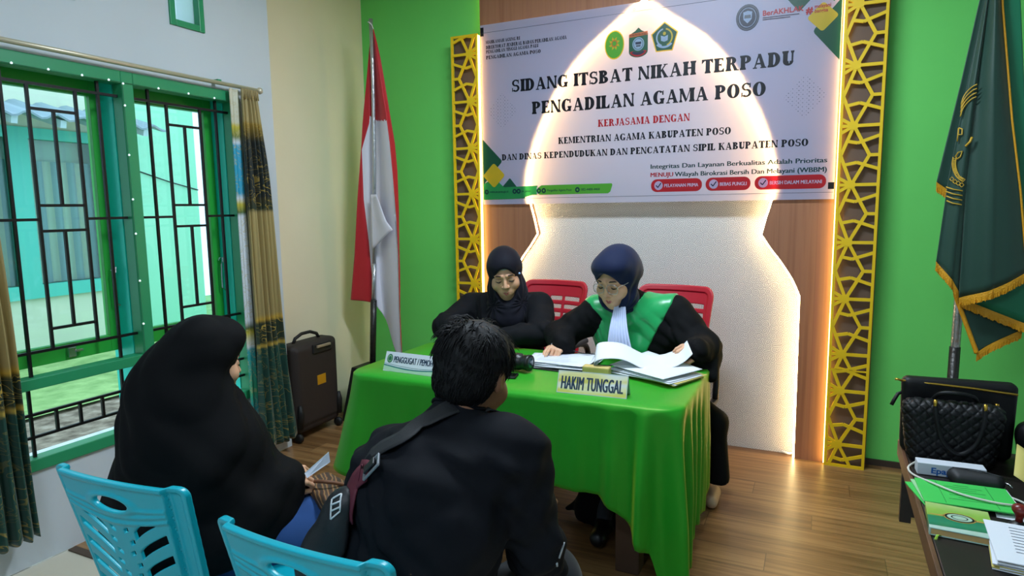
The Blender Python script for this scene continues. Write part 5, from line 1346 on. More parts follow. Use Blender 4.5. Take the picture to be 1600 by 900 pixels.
# ------------------------------------------------------------------ things on the table
TT = TZ + .0085
def tent(name, label, a, b, h, depth, cat='name plate'):
    """tent card standing on the table: front foot from a to b"""
    a, b = Vector(a), Vector(b); u = (b - a).normalized(); nrm = Vector((-u.y, u.x, 0))     # towards the officials
    if nrm.y < 0: nrm = -nrm
    t = thing(name, label, cat, ((a + b) / 2))
    top = nrm * depth + Vector((0, 0, h))
    return t, a, b, u, nrm, top
M_cream_card = NT('gold_white_card'); g = M_cream_card; tc = g.n('TexCoord'); mp = g.n('Mapping'); mp.inputs['Scale'].default_value = (3, 3, 22); mp.inputs['Rotation'].default_value = (0, .12, 0); g.l(tc.outputs['Object'], mp.inputs['Vector'])
n = g.n('TexNoise'); n.inputs['Scale'].default_value = 1.3; n.inputs['Detail'].default_value = 1; g.l(mp.outputs[0], n.inputs['Vector'])
g.l(g.ramp(n.outputs['Fac'], [(.38, 'd8cf6a'), (.5, 'e6e3b0'), (.62, 'dfe6ea')]), g.b.inputs['Base Color']); g.b.inputs['Roughness'].default_value = .2; M_cream_card = g.m
M_acr = mat('acrylic_edge', 'b9c9c4', .15)
def plate(t, a, b, u, nrm, top, face):
    L_ = (b - a).length
    Fn = (top - Vector((0, 0, 0))).cross(u).normalized(); 
    if Fn.y > 0: Fn = -Fn
    m = MB(); m.prism([a, b, b + top, a + top], -Fn * .003); m.build('front_panel', face, t)
    back = nrm * (2 * top.dot(nrm)); m = MB(); m.prism([a + top, b + top, b + back, a + back], Vector((0, 0, -.003))); m.build('back_panel', M_acr, t)
    def at(x, y, off=.0006): return a + u * x + top.normalized() * y + Fn * (off)
    return L_, top.length, at
t, a, b, u, nrm, top = tent('name_plate', 'gold and white tent card reading HAKIM TUNGGAL on table', (-.938, 2.398, TT), (-.650, 2.412, TT), .085, .035)
L_, H_, at = plate(t, a, b, u, nrm, top, M_cream_card)
tm = text_mesh('HAKIM TUNGGAL', .07, 0, 1.05); x0, x1 = width_of(tm); ys = [v.co.y for v in tm.vertices]; hh = max(ys)
m = MB()
for q in range(5): m.add([at(.018 + (v.co.x - x0) / (x1 - x0) * (L_ - .036) + (q - 2) * .0009, .018 + v.co.y / hh * .052, .0006 + .00006 * q) for v in tm.vertices], [tuple(p.vertices) for p in tm.polygons])
m.build('lettering', mat('dark_blue_print', '12304a', .4), t, recalc=False)
m = MB()
for p0, p1, q0, q1 in ((.0, L_, 0, .003), (0, L_, H_ - .003, H_), (0, .003, .003, H_ - .003), (L_ - .003, L_, .003, H_ - .003)): m.add([at(p0, q0, .0004), at(p1, q0, .0004), at(p1, q1, .0004), at(p0, q1, .0004)], [(0,1,2,3)])
m.build('border', M_acr, t, recalc=False)
t, a, b, u, nrm, top = tent('name_plate', 'white tent card reading PENGGUGAT / PEMOHON at table left end', (-1.818, 2.425, TT), (-1.492, 2.410, TT), .085, .035)
L_, H_, at = plate(t, a, b, u, nrm, top, mat('glossy_white_card', 'dfe4ec', .2))
tm = text_mesh('PENGGUGAT / PEMOHON', .05, 0, 1.03); x0, x1 = width_of(tm); hh = .0365
m = MB()
for q in range(5): m.add([at(.052 + (v.co.x - x0) / (x1 - x0) * (L_ - .075) + (q - 2) * .0006, .044 + v.co.y / hh * .030, .0006 + .00006 * q) for v in tm.vertices], [tuple(p.vertices) for p in tm.polygons])
m.build('lettering', mat('dark_blue_print', '12304a'), t, recalc=False)
for r0, mt_, off in ((.019, mat('emblem_green', '1f6b45', .4), .0005), (.014, mat('emblem_pale', '8fb88a', .4), .0008), (.010, mat('emblem_green', '1f6b45'), .0011)):
    m = MB(); m.poly([at(.028 + r0 * .85 * math.cos(k * PI / 12), .060 + r0 * 1.1 * math.sin(k * PI / 12), off) for k in range(24)]); m.build('round_emblem', mt_, t, recalc=False)
def wave(y0, y1, amp, off, mt_, ph):
    m = MB(); n = 24
    f = lambda x, y: y + amp * math.sin(x / L_ * 4.2 + ph)
    for i in range(n):
        xa, xb = L_ * i / n, L_ * (i + 1) / n
        m.add([at(xa, max(.001, f(xa, y0)), off), at(xb, max(.001, f(xb, y0)), off), at(xb, max(.002, f(xb, y1)), off), at(xa, max(.002, f(xa, y1)), off)], [(0,1,2,3)])
    m.build('wave_print', mt_, t, recalc=False)
wave(.001, .022, .008, .0004, mat('mint_print', 'b4d6b8', .3), 2.6); wave(.022, .027, .008, .0007, mat('teal_print', '1f7a78', .3), 2.6); wave(.031, .0325, .006, .0007, mat('teal_print', '1f7a78'), 2.4)

# camera-like device
M_bbl = mat('black_camera_body', '121214', .4)
cm = thing('camera', 'black camera with a stubby lens lying beside the papers', 'camera', (-1.27, 2.62, TT))
link('body', surface(lambda X, Y, Z: rbox(X, Y, Z, (-1.31, 2.66, TT + .042), (.055, .035, .041), .012), (-1.38, 2.61, TT - .005), (-1.24, 2.71, TT + .1), .005), M_bbl, cm, True)
MB().lathe([(.036, 0), (.036, .03), (.039, .034), (.039, .058), (.034, .062), (.034, .095), (.037, .098), (.037, .112), (.028, .113)], (-1.27, 2.66, TT + .045), 28, axis=(1, -.15, .0)).build('lens_barrel', M_bbl, cm, True)
MB().lathe([(.0395, .036), (.0395, .040)], (-1.27, 2.66, TT + .045), 28, axis=(1, -.15, 0)).build('brass_ring', mat('dull_brass', '6f5a3a', .35, metal=.8), cm, True)
MB().lathe([(.028, .110), (.02, .114), (.001, .116)], (-1.27, 2.66, TT + .045), 24, axis=(1, -.15, 0)).build('front_glass', mat('lens_glass', '27384a', .08, coat=1), cm, True)
ph = thing('phone', 'black phone lying flat in front of the camera', 'phone', (-1.23, 2.53, TT))
RP = Matrix.Rotation(math.radians(12), 3, 'Z')
MB().box((-.055, -.035, 0), (.055, .035, .011), rot=RP, at=(-1.235, 2.535, TT)).build('body', M_bbl, ph, bevel=.004)
MB().box((-.051, -.031, .0111), (.051, .031, .0115), rot=RP, at=(-1.235, 2.535, TT)).build('screen', mat('dark_glass', '0a0b0e', .08, coat=1), ph)

# open case files on the table
def pile(name, label, cat, items, group=None):
    t = thing(name, label, cat, items[0][0], group)
    for (c, w, h, rot, tilt, curl, m_, nm) in items:
        R_ = Matrix.Rotation(math.radians(rot), 3, 'Z')
        MB().grid(lambda u, v: tuple(R_ @ Vector(((u - .5) * w, (v - .5) * h, tilt * v + curl(u, v))) + Vector(c)), 18, 12).build(nm, m_, t, True, thick=.0008, recalc=False)
    return t
fl_ = lambda u, v: .003 * math.sin(3 * u + 2 * v) + .003
rng = random.Random(11); it = []
for i in range(7):
    it.append(((-1.08 + rng.uniform(-.02, .02), 2.86 + rng.uniform(-.015, .015), TT + .004 + i * .0030), .31, .235, 4 + rng.uniform(-8, 8), 0, (lambda k: (lambda u, v: .006 * (1 - u) * (1 - v) * (k % 3) + .002 * math.sin(3 * u + k) + .008 * (u > .9) * (u - .9) * 10 * (k > 4)))(i), M_paper, 'sheets'))
lp = pile('paper_stack', 'loose white sheets under the pointing hand', 'papers', it)
m = MB()
for i in range(10):
    hw = rng.uniform(.05, .11); y = 2.945 - i * .018
    m.add([(-1.19, y, TT + .0285), (-1.19 + 2 * hw, y, TT + .0285), (-1.19 + 2 * hw, y + .003, TT + .0285), (-1.19, y + .003, TT + .0285)], [(0,1,2,3)])
m.build('printed_lines', mat('pale_print_grey', 'a9b2c4', .7), lp, recalc=False)
cb_ = thing('clipboard', 'black clipboard under the white sheets', 'clipboard', (-1.02, 2.74, TT))
MB().box((-.17, -.10, 0), (.17, .11, .0035), rot=Matrix.Rotation(math.radians(-4), 3, 'Z'), at=(-1.03, 2.80, TT)).build('board', M_bbl, cb_, bevel=.001)
wb = thing('pencil_box', 'small pale wooden block between the two piles of papers', 'box', (-.86, 2.70, TT))
link('body', surface(lambda X, Y, Z: rbox(X, Y, Z, (-.865, 2.705, TT + .024), (.062, .022, .022), .007), (-.95, 2.66, TT - .004), (-.78, 2.75, TT + .06), .004), mat('pale_gold_wood', 'cdb46c', .5, vary=(20, .15)), wb, True)
MB().box((-.925, 2.6865, TT + .022), (-.805, 2.6875, TT + .0235)).build('lid_seam', mat('brown_seam', '6a5530', .6), wb)
it = []
for i in range(5):
    it.append(((-.62 + rng.uniform(-.012, .012), 2.80 + rng.uniform(-.012, .012), TT + .006 + i * .0035), .33, .235, -24 + rng.uniform(-5, 5), .0, fl_, M_paper if i not in (0, 2) else M_manila, 'sheets' if i not in (0, 2) else 'cover'))
it.append(((-.63, 2.81, TT + .032), .32, .25, -30, .004, lambda u, v: .004 + .025 * (1 - u) * v, M_paper, 'sheets'))
cf = pile('case_file', 'thick case file in manila covers at the table right corner', 'file', it)
# sheet being turned: rises from the file, rolls over towards the left hand
S_ = spline([(-.905, 2.90, TT + .045), (-.915, 2.86, TT + .085), (-.90, 2.83, TT + .118), (-.86, 2.84, TT + .128), (-.79, 2.87, TT + .118), (-.70, 2.89, TT + .075), (-.62, 2.92, TT + .072), (-.555, 2.95, TT + .10), (-.52, 2.965, TT + .135)], 40)
tp = thing('paper_sheet', 'white sheet curling up as it is turned over', 'paper', (-.72, 2.88, TT + .04))
def roll(u, v):
    p = S_[min(int(u * 39), 39)]
    d = Vector((.03 + .03 * u, -.15, -.055 + .01 * u)) 
    q = Vector(p) + d * v * (1 - .25 * u)
    q.z = max(q.z, TT + .040)
    return (q.x, q.y, q.z)
MB().grid(roll, 39, 10).build('sheet', M_paper, tp, True, thick=.0008, recalc=False)
sp_ = thing('paper_sheet', 'small crumpled white paper by the black sleeve of left official', 'paper', (-1.45, 2.85, TT))
MB().grid(lambda u, v: (-1.47 + .10 * u, 2.86 + .05 * v, TT + .003 + .012 * abs(math.sin(5 * u + 3 * v))), 10, 6).build('sheet', M_paper, sp_, True, thick=.0008, recalc=False)
ec = MB().tube([tuple(p) for p in spline([(-1.10, 2.985, TT + .035), (-1.07, 2.975, TT + .040), (-1.035, 2.985, TT + .030), (-1.0, 2.97, TT + .033), (-.975, 2.985, TT + .030), (-.945, 2.975, TT + .034)], 30)], .0022, 6)
put(ec.build('cord', M_blk, None, True, loc=(-1.03, 2.98, TT)), 'thin black cord lying behind the loose white sheets', 'cord')
# ------------------------------------------------------------------ people
def skinmat(name, color):
    g = NT(name); tc = g.n('TexCoord'); n = g.n('TexNoise'); n.inputs['Scale'].default_value = 25; n.inputs['Detail'].default_value = 3
    g.l(tc.outputs['Object'], n.inputs['Vector']); c = hexc(color)
    g.l(g.ramp(n.outputs['Fac'], [(.3, tuple(x * .90 for x in c)), (.7, c)]), g.b.inputs['Base Color'])
    g.b.inputs['Roughness'].default_value = .48; g.b.inputs['Specular IOR Level'].default_value = .4
    g.b.inputs['Subsurface Weight'].default_value = .12; g.b.inputs['Subsurface Radius'].default_value = (.01, .004, .002); g.b.inputs['Subsurface Scale'].default_value = .6
    return g.m
M_skin = skinmat('skin_tan', 'd9a684'); M_skin2 = skinmat('skin_fair_tan', 'dcaa88'); M_skind = skinmat('skin_brown', '8c5f45')
M_lip = mat('lip_rose', 'b5655e', .45); M_brow = mat('brow_brown', '3a2a22', .8); M_lash = mat('lash_dark', '1d1513', .7); M_mouth = mat('mouth_dark', '45201e', .6)
def cloth_mat(name, color, sheen=.0, rough=.8, scale=320, strength=.15):
    return mat(name, color, rough, sheen=sheen, bump=(scale, strength, .0015), spec=.15)
M_black = cloth_mat('black_robe_cloth', '0c0c0e'); M_blazer = cloth_mat('black_blazer_cloth', '121317'); M_navy = cloth_mat('navy_hijab_cloth', '111c3b', .1, .72)
M_dnavy = cloth_mat('dark_navy_hijab_cloth', '14141f', .05, .7); M_veil = cloth_mat('black_veil_cloth', '08080a', .0, .8); M_tshirt = cloth_mat('black_cotton', '0d0f15', .0, .8)
M_trous = cloth_mat('dark_grey_trousers', '26282c', .1, .85); M_jean = cloth_mat('blue_denim', '2f4f86', .1, .85); M_bib = mat('white_pleated_cloth', 'c3cdec', .7)
M_gsat = mat('green_satin_collar', '12a157', .30, sheen=.3, bump=(14, .12, .01)); M_shoe = mat('black_shoe', '0d0d0e', .4)
M_hair = mat('black_hair', '0a090a', .6, spec=.22, bump=(260, .4, .002))

def head_sdf(X, Y, Z, ears=True):
    d = ell(X, Y, Z, (0, -.012, .032), (.074, .094, .092))
    d = smin(d, ell(X, Y, Z, (0, .028, -.035), (.062, .062, .085)), .03)
    d = smin(d, sph(X, Y, Z, (0, .054, -.092), .027), .03)
    ax = np.abs(X)
    d = smin(d, sph(ax, Y, Z, (.040, .060, -.032), .026), .022)                      # cheeks
    d = smin(d, cone(ax, Y, Z, (.012, .089, .020), (.042, .072, .021), .009, .008), .014)   # brow ridge
    d = smax(d, -sph(ax, Y, Z, (.031, .103, .000), .0155), .012)                      # sockets
    d = smin(d, ell(ax, Y, Z, (.031, .078, -.001), (.0155, .0125, .0120)), .004)       # lids over the eyes
    d = smin(d, cone(X, Y, Z, (0, .088, .008), (0, .107, -.030), .0065, .0105), .010)  # nose
    d = smin(d, sph(ax, Y, Z, (.0115, .097, -.034), .0080), .006)
    d = smin(d, ell(X, Y, Z, (0, .0775, -.066), (.034, .017, .022)), .016)              # muzzle
    d = smax(d, -cone(ax, Y, Z, (.0, .0965, -.0665), (.023, .0865, -.0650), .0022, .0012), .003)
    if ears:
        d = smin(d, ell(ax, Y, Z, (.077, -.008, -.008), (.010, .020, .031)), .006)
        d = smax(d, -ell(ax, Y, Z, (.088, -.002, -.004), (.006, .010, .018)), .006)
    return d
def lips_sdf(X, Y, Z):
    ax = np.abs(X)
    up = cone(ax, Y, Z, (.006, .0958, -.0625), (.0300, .0825, -.0650), .0036, .0016)
    lo = cone(ax, Y, Z, (.0, .0955, -.0708), (.0280, .0825, -.0664), .0046, .0016)
    return np.minimum(up, lo)
def veil_folds(x, y, z, a):
    """folds that fan out from under the chin over the sides of a head scarf"""
    an = np.arctan2(z + .13, .075 - y); r = np.sqrt((z + .13) ** 2 + (.075 - y) ** 2)
    return a * np.sin(13 * an + 1.5 * np.sin(14 * r + 8 * x)) * np.clip(np.abs(x) / .05, 0, 1) * np.clip((.075 - z) / .06, .15, 1)
def xf_of(H, F, U=(0, 0, 1), s=1.0):
    R_ = frame(F, U); return Matrix.Translation(Vector(H)) @ (R_ * s).to_4x4()
def head(parent, H, F, U, s, skin, ears=True, body_name='head', lid=.55):
    X4 = xf_of(H, F, U, s)
    b = link(body_name, surface(lambda X, Y, Z: smin(head_sdf(X, Y, Z, ears), cone(X, Y, Z, (0, -.02, -.07), (0, -.045, -.19), .050, .054), .03), (-.1, -.125, -.2), (.1, .135, .14), .003, xf=X4), skin, parent, True)
    link('lips', surface(lips_sdf, (-.036, .072, -.085), (.036, .11, -.05), .0015, xf=X4), M_lip, b, True)
    def tube(pts, r, nm, m_):
        t = MB().tube([X4 @ Vector(p) for p in pts], r, 6); t.build(nm, m_, b, True)
    for sx in (-1, 1):
        tube([(sx * x, y, z) for x, y, z in ((.012, .0945, .0215), (.024, .0930, .0240), (.038, .0845, .0225), (.050, .072, .0150))], [.0022 * s, .0032 * s, .0028 * s, .0012 * s], 'eyebrow', M_brow)
        tube([(sx * x, y, z) for x, y, z in ((.0175, .0865, -.0045), (.024, .0905, -.0072), (.031, .0918, -.0082), (.038, .0890, -.0072), (.0455, .0825, -.0040))], [.0012 * s, .0021 * s, .0023 * s, .0021 * s, .001 * s], 'eyelashes', M_lash)
        tube([(sx * x, y, z) for x, y, z in ((.018, .0875, .0065), (.026, .0905, .0092), (.035, .0895, .0090), (.045, .0820, .0050))], [.0006 * s, .0009 * s, .0009 * s, .0006 * s], 'eyelid_crease', M_brow)
    return b, X4

def hand_mesh(M4, curl, side=1, spread=.0, thumb=(.5, .3), s=1.0, h=.0026):
    """hand: wrist at origin, fingers along +y, back of the hand +z; side=1 puts the thumb at -x"""
    def fn(X, Y, Z):
        d = rbox(X, Y, Z, (0, .045, 0), (.038, .045, .0125), .012)
        d = smin(d, cone(X, Y, Z, (0, -.03, 0), (0, .02, 0), .026, .027), .02)
        for i, (x, L, r) in enumerate(((-.029, .072, .0088), (-.0095, .082, .0092), (.0105, .076, .0087), (.028, .060, .0078))):
            c = curl[i]; p = Vector((x, .088, 0)); a = 0; seg = (L * .46, L * .30, L * .24); pts = [tuple(p)]; rs = [r]
            for q in range(3):
                a += c[q]; dirv = Vector((spread * (x / .03) * math.cos(a), math.cos(a), -math.sin(a))).normalized()
                p = p + dirv * seg[q]; pts.append(tuple(p)); rs.append(r * (.97, .90, .78)[q])
            d = smin(d, chain(X, Y, Z, [(x * .9, .06, -.001)] + pts, [r * 1.05] + rs, .003), .004)
        ta, tb = thumb
        p0 = Vector((-.026, .020, -.006)); p1 = p0 + Vector((-.030 * math.sin(ta + .4), .036 * math.cos(ta) , -.014)); p2 = p1 + Vector((-.018 * math.sin(ta), .028, -.010 * tb * 3)); p3 = p2 + Vector((.004, .022, -.008 * tb * 3))
        d = smin(d, chain(X, Y, Z, [tuple(p0), tuple(p1), tuple(p2), tuple(p3)], [.0165, .0125, .0105, .0085], .004), .008)
        return d
    me = surface(fn, (-.085, -.065, -.085), (.06, .185, .035), h)
    T_ = Matrix.Diagonal((s * side, s, s, 1)); me.transform(T_)
    if side < 0: me.flip_normals()
    me.transform(M4); return me
def hand_frame(w, fwd, up):
    f = Vector(fwd).normalized(); u = Vector(up); r = f.cross(u).normalized(); u = r.cross(f)
    return Matrix(((r.x, f.x, u.x, w[0]), (r.y, f.y, u.y, w[1]), (r.z, f.z, u.z, w[2]), (0, 0, 0, 1)))
FLAT = [(.15, .2, .15)] * 4
def folds(X, Y, Z, a, k, ph=0.0): return a * np.sin(k[0] * X + k[1] * Y + k[2] * Z + ph + 1.3 * np.sin(.37 * (k[1] * X - k[0] * Y + .6 * k[2] * Z)))
def shoe(parent, toe, heel, name='shoe'):
    link(name, surface(lambda X, Y, Z: np.maximum(smin(cone(X, Y, Z, heel, toe, .038, .036), cone(X, Y, Z, (heel[0], heel[1], heel[2] + .03), heel, .034, .038), .02), -(Z - .004)), (min(toe[0], heel[0]) - .07, min(toe[1], heel[1]) - .07, 0), (max(toe[0], heel[0]) + .07, max(toe[1], heel[1]) + .07, .14), .006), M_shoe, parent, True)

# ---- the judge in the black robe with green satin
J = thing('person', 'woman in navy hijab, black robe and green satin collar leaning over papers', 'person', (-.77, 3.36, 0))
HJ, FJ, UJ, SJ = (-.875, 3.055, 1.150), (-.21, -.92, -.30), (.0, 0, 1), 1.16
jb, XJ = head(J, HJ, FJ, UJ, SJ, M_skin2, False, 'body')
def hijabJ(X, Y, Z):
    d = ell(X, Y, Z, (0, -.018, .034), (.094, .114, .106))
    d = smin(d, ell(X, Y, Z, (0, -.112, -.002), (.064, .056, .064)), .035)
    d = smin(d, ell(X, Y, Z, (0, .048, .070), (.078, .060, .046)), .03)
    d = smin(d, ell(X, Y, Z, (0, .018, -.075), (.078, .076, .070)), .03)
    d = smin(d, cone(X, Y, Z, (0, -.02, -.07), (0, -.03, -.17), .066, .064), .03)
    d = d + veil_folds(X, Y, Z, .0032)
    op = ell(X, Y, Z, (0, .137, -.028), (.0650, .115, .0950))
    return smax(d, -op, .008)
link('hijab', surface(hijabJ, (-.13, -.19, -.22), (.13, .16, .17), .0042, xf=XJ), M_navy, J, True)
# glasses
g = NT('clear_lens'); t = g.t; out = t.nodes['Material Output']; tr = g.n('BsdfTransparent'); tr.inputs['Color'].default_value = (.93, .95, .97, 1)
gl = g.n('BsdfGlossy'); gl.inputs['Roughness'].default_value = .05; ms = g.n('MixShader'); ms.inputs[0].default_value = .04
g.l(tr.outputs[0], ms.inputs[1]); g.l(gl.outputs[0], ms.inputs[2]); g.l(ms.outputs[0], out.inputs['Surface']); M_lensg = g.m
M_gl = mat('pale_glasses_frame', 'b9b4ae', .25, metal=.5)
gs = thing('glasses', 'pale framed glasses worn by the woman in the robe', 'glasses', tuple(XJ @ Vector((0, .11, -.004))))
m = MB()
def lens(sx): return [XJ @ Vector((sx * .0315 + .0245 * math.copysign(abs(math.cos(a)) ** .8, math.cos(a)), .1085 - .16 * abs(sx * .0315 + .0245 * math.cos(a)) ** 1.6 - .004, -.004 + .0205 * math.copysign(abs(math.sin(a)) ** .8, math.sin(a)))) for a in np.linspace(0, 2 * PI, 28)[:-1]]
for sx in (-1, 1):
    m.tube(lens(sx), .0016, 6, closed=True)
    m.tube([XJ @ Vector((sx * .055, .0985, .004)), XJ @ Vector((sx * .073, .06, .004)), XJ @ Vector((sx * .080, -.01, .0))], .0013, 6)
m.tube([XJ @ Vector((-.0075, .1035, -.001)), XJ @ Vector((0, .109, .003)), XJ @ Vector((.0075, .1035, -.001))], .0014, 6)
m.build('frame', M_gl, gs, True)
for sx in (-1, 1):
    L_ = lens(sx); mm_ = MB(); mm_.poly(L_); mm_.build('lens', M_lensg, gs, recalc=False)

def jtorso(X, Y, Z):
    d = ell(X, Y, Z, (-.78, 3.33, .60), (.20, .165, .22))
    d = smin(d, ell(X, Y, Z, (-.82, 3.215, .82), (.215, .145, .22)), .08)
    d = smin(d, cone(X, Y, Z, (-1.02, 3.185, .968), (-.63, 3.245, .982), .072, .072), .06)
    d = smin(d, cone(X, Y, Z, (-.835, 3.17, .99), (-.86, 3.12, 1.07), .095, .066), .05)
    return d
def jrobe(X, Y, Z):
    d = jtorso(X, Y, Z)
    rarm = chain(X, Y, Z, [(-1.03, 3.18, .94), (-1.19, 3.12, .835), (-1.135, 2.995, .812)], [.082, .080, .064], .03)
    larm = chain(X, Y, Z, [(-.62, 3.24, .94), (-.475, 3.15, .80), (-.485, 3.00, .835)], [.092, .084, .062], .03)
    larm = smin(larm, cone(X, Y, Z, (-.455, 3.13, .77), (-.425, 3.03, .715), .055, .030), .05)   # sleeve hanging over the corner
    d = smin(smin(d, rarm, .035), larm, .035)
    d = d + folds(X, Y, Z, .0045, (22, 8, 30)) * np.clip((1.03 - Z) / .1, 0, 1) + crumple(X, Y, Z, .006) * np.clip((1.03 - Z) / .1, .2, 1)
    legs = smin(cone(X, Y, Z, (-.86, 3.32, .52), (-.86, 2.92, .50), .115, .090), cone(X, Y, Z, (-.68, 3.32, .52), (-.66, 2.95, .50), .115, .090), .06)
    skirt = smin(cone(X, Y, Z, (-.86, 2.92, .50), (-.88, 2.86, .06), .090, .135), cone(X, Y, Z, (-.66, 2.95, .50), (-.71, 2.89, .06), .090, .115), .08)
    skirt = smin(skirt, cone(X, Y, Z, (-.95, 2.87, .09), (-1.055, 2.85, .03), .055, .012), .03)
    hang = chain(X, Y, Z, [(-.56, 3.28, .52), (-.435, 3.26, .42), (-.415, 3.25, .15)], [.07, .066, .072], .05)
    low = smin(smin(legs, skirt, .06), hang, .05) + folds(X, Y, Z, .006, (40, 30, 4))
    low = np.maximum(low, -(Z - .025 - .10 * (X > -.52)))
    return smin(d, low, .06)
rob = link('robe', surface(jrobe, (-1.33, 2.66, .0), (-.26, 3.55, 1.16), .0085), M_black, J, True)
def yoke(X, Y, Z):
    d = jtorso(X, Y, Z) + folds(X, Y, Z, .0045, (22, 8, 30)) * np.clip((1.03 - Z) / .1, 0, 1) + crumple(X, Y, Z, .006) * np.clip((1.03 - Z) / .1, .2, 1)
    lx = X + .850 - .12 * (Y - 3.2)
    w = .135 + .085 * np.clip((Z - .80) / .22, 0, 1)
    v = .004 + .085 * np.clip((Z - .93) / .12, 0, 1)
    sh = d - .0085
    m = np.maximum(np.maximum(np.maximum(lx - w, -lx - w - .075 * np.clip((Z - .74) / .15, 0, 1)), Y - 3.255 - .1 * np.abs(lx)), v - np.abs(lx))
    return smax(sh + folds(X, Y, Z, .0020, (18, 10, -34)), m, .004)
link('satin_yoke', surface(yoke, (-1.1, 2.95, .74), (-.52, 3.36, 1.10), .0055), M_gsat, J, True)
# piping on the yoke's shoulder line
def surf_pt(fn, p, off=0.0, it=14):
    p = np.array(p, float)
    for _ in range(it):
        e = 1e-3; f0 = float(fn(*[np.array([c]) for c in p])[0]) - off
        g_ = np.array([(float(fn(*[np.array([c]) for c in p + e * np.eye(3)[i]])[0]) - off - f0) / e for i in range(3)])
        p = p - g_ * f0 / max(g_ @ g_, 1e-4)
    return Vector(p)
pip = [surf_pt(jtorso, (-.64 + .0 * t, 3.255 - .02 * t, 1.03 - 0 * t), .009) for t in (0,)]
# white pleated bib
nb = 17
def bib(u, v):
    w = .052 + .075 * v; x = (u - .5) * w; z = 1.028 - .221 * v; y = 3.012 - .10 * v - .028 * math.sin(PI * v) ; lean = -.028 * v
    return (-.845 + .030 * v + x * .98, y - .008 + .10 * x + .0022 * math.cos(u * 2 * PI * 7), z + .0 * u)
MB().grid(bib, 84, 16).build('bib', M_bib, J, True, thick=.002, recalc=False)
MB().tube([XJ @ Vector((-.05, .058, -.098)), XJ @ Vector((-.066, .03, -.09)), XJ @ Vector((-.078, .005, -.07))], .004, 6).build('bib_tie', M_bib, J, True)
# hands: right points at the sheet, left holds the sheet being turned
link('right_hand', hand_mesh(hand_frame((-1.150, 3.005, .812), (.02, -.95, -.16), (.25, -.12, .96)), [(.30, .30, .2), (.75, .9, .6), (.8, 1.0, .6), (.8, 1.0, .6)], side=-1, thumb=(.35, .4), s=.95), M_skin2, jb, True)
link('right_cuff', surface(lambda X, Y, Z: np.maximum(cone(X, Y, Z, (-1.137, 3.01, .812), (-1.147, 2.972, .806), .043, .042), -cone(X, Y, Z, (-1.137, 3.03, .812), (-1.147, 2.95, .806), .032, .032)), (-1.2, 2.9, .74), (-1.08, 3.07, .87), .004), mat('white_cuff', 'cfd6e6', .7), J, True)
link('left_hand', hand_mesh(hand_frame((-.490, 3.01, .838), (-.35, -.80, .10), (.55, -.2, .8)), [(.7, .8, .5)] * 4, side=1, thumb=(.3, .5), s=.95), M_skin2, jb, True)
link('left_cuff', surface(lambda X, Y, Z: np.maximum(cone(X, Y, Z, (-.487, 3.005, .836), (-.489, 2.988, .837), .047, .045), -cone(X, Y, Z, (-.485, 3.03, .836), (-.495, 2.94, .838), .034, .034)), (-.56, 2.9, .77), (-.42, 3.06, .91), .004), mat('white_cuff', 'cfd6e6'), J, True)
for sx in (-.835,):
    link('calf', surface(lambda X, Y, Z: cone(X, Y, Z, (sx, 2.86, .28), (sx, 2.73, .08), .05, .036), (sx - .08, 2.62, .02), (sx + .08, 2.96, .36), .008), mat('dark_grey_stocking', '3a3d44', .8), jb, True)
    shoe(J, (sx + .01, 2.60, .045), (sx, 2.73, .045))
link('sandal', surface(lambda X, Y, Z: np.maximum(cone(X, Y, Z, (-.43, 3.30, .04), (-.425, 3.19, .032), .036, .030), -(Z - .003)), (-.5, 3.12, 0), (-.36, 3.37, .1), .006), mat('beige_sandal', 'c9a988', .6), J, True)

# ---- the official in the black blazer
K = thing('person', 'woman in dark hijab and black blazer seated at the left, looking down', 'person', (-1.62, 3.42, 0))
HK, FK, UK, SK = (-1.588, 3.280, 1.128), (.40, -.87, -.26), (-.10, 0, 1), 1.15
kb, XK = head(K, HK, FK, UK, SK, M_skin, False, 'body')
def hijabK(X, Y, Z):
    d = ell(X, Y, Z, (0, -.014, .034), (.088, .108, .102))
    d = smin(d, ell(X, Y, Z, (0, .030, .058), (.074, .060, .050)), .03)
    d = smin(d, ell(X, Y, Z, (0, .015, -.075), (.080, .078, .078)), .03)
    d = smin(d, cone(X, Y, Z, (0, .0, -.10), (0, .050, -.215), .080, .085), .05)
    d = smin(d, cone(X, Y, Z, (0, -.03, -.10), (0, -.02, -.20), .085, .125), .05)
    d = d + veil_folds(X, Y, Z, .003)
    return smax(d, -ell(X, Y, Z, (0, .142, -.030), (.0655, .118, .0990)), .008)
link('hijab', surface(hijabK, (-.19, -.20, -.33), (.19, .17, .16), .0042, xf=XK), M_dnavy, K, True)
link('undercap', surface(lambda X, Y, Z: np.maximum(np.maximum(head_sdf(X, Y, Z, False) - .003, .048 + .1 * np.abs(X) - Z), -(head_sdf(X, Y, Z, False))), (-.09, -.02, .03), (.09, .12, .14), .0028, xf=XK), mat('pale_grey_undercap', '9aa0a2', .7, bump=(120, .3, .003)), K, True)
MB().lathe([(.001, -.003), (.006, -.002), (.006, .002), (.001, .003)], XK @ Vector((-.072, .062, .018)), 10, axis=(.3, -.9, 0)).build('brooch', mat('pale_blue_brooch', 'a9c6f0', .2), K, True)
def ktorso(X, Y, Z):
    d = ell(X, Y, Z, (-1.62, 3.42, .60), (.20, .16, .22))
    d = smin(d, ell(X, Y, Z, (-1.645, 3.38, .80), (.225, .145, .20)), .08)
    d = smin(d, cone(X, Y, Z, (-1.86, 3.39, .925), (-1.43, 3.40, .945), .070, .070), .06)
    return smin(d, cone(X, Y, Z, (-1.63, 3.36, .97), (-1.62, 3.33, 1.05), .08, .055), .04)
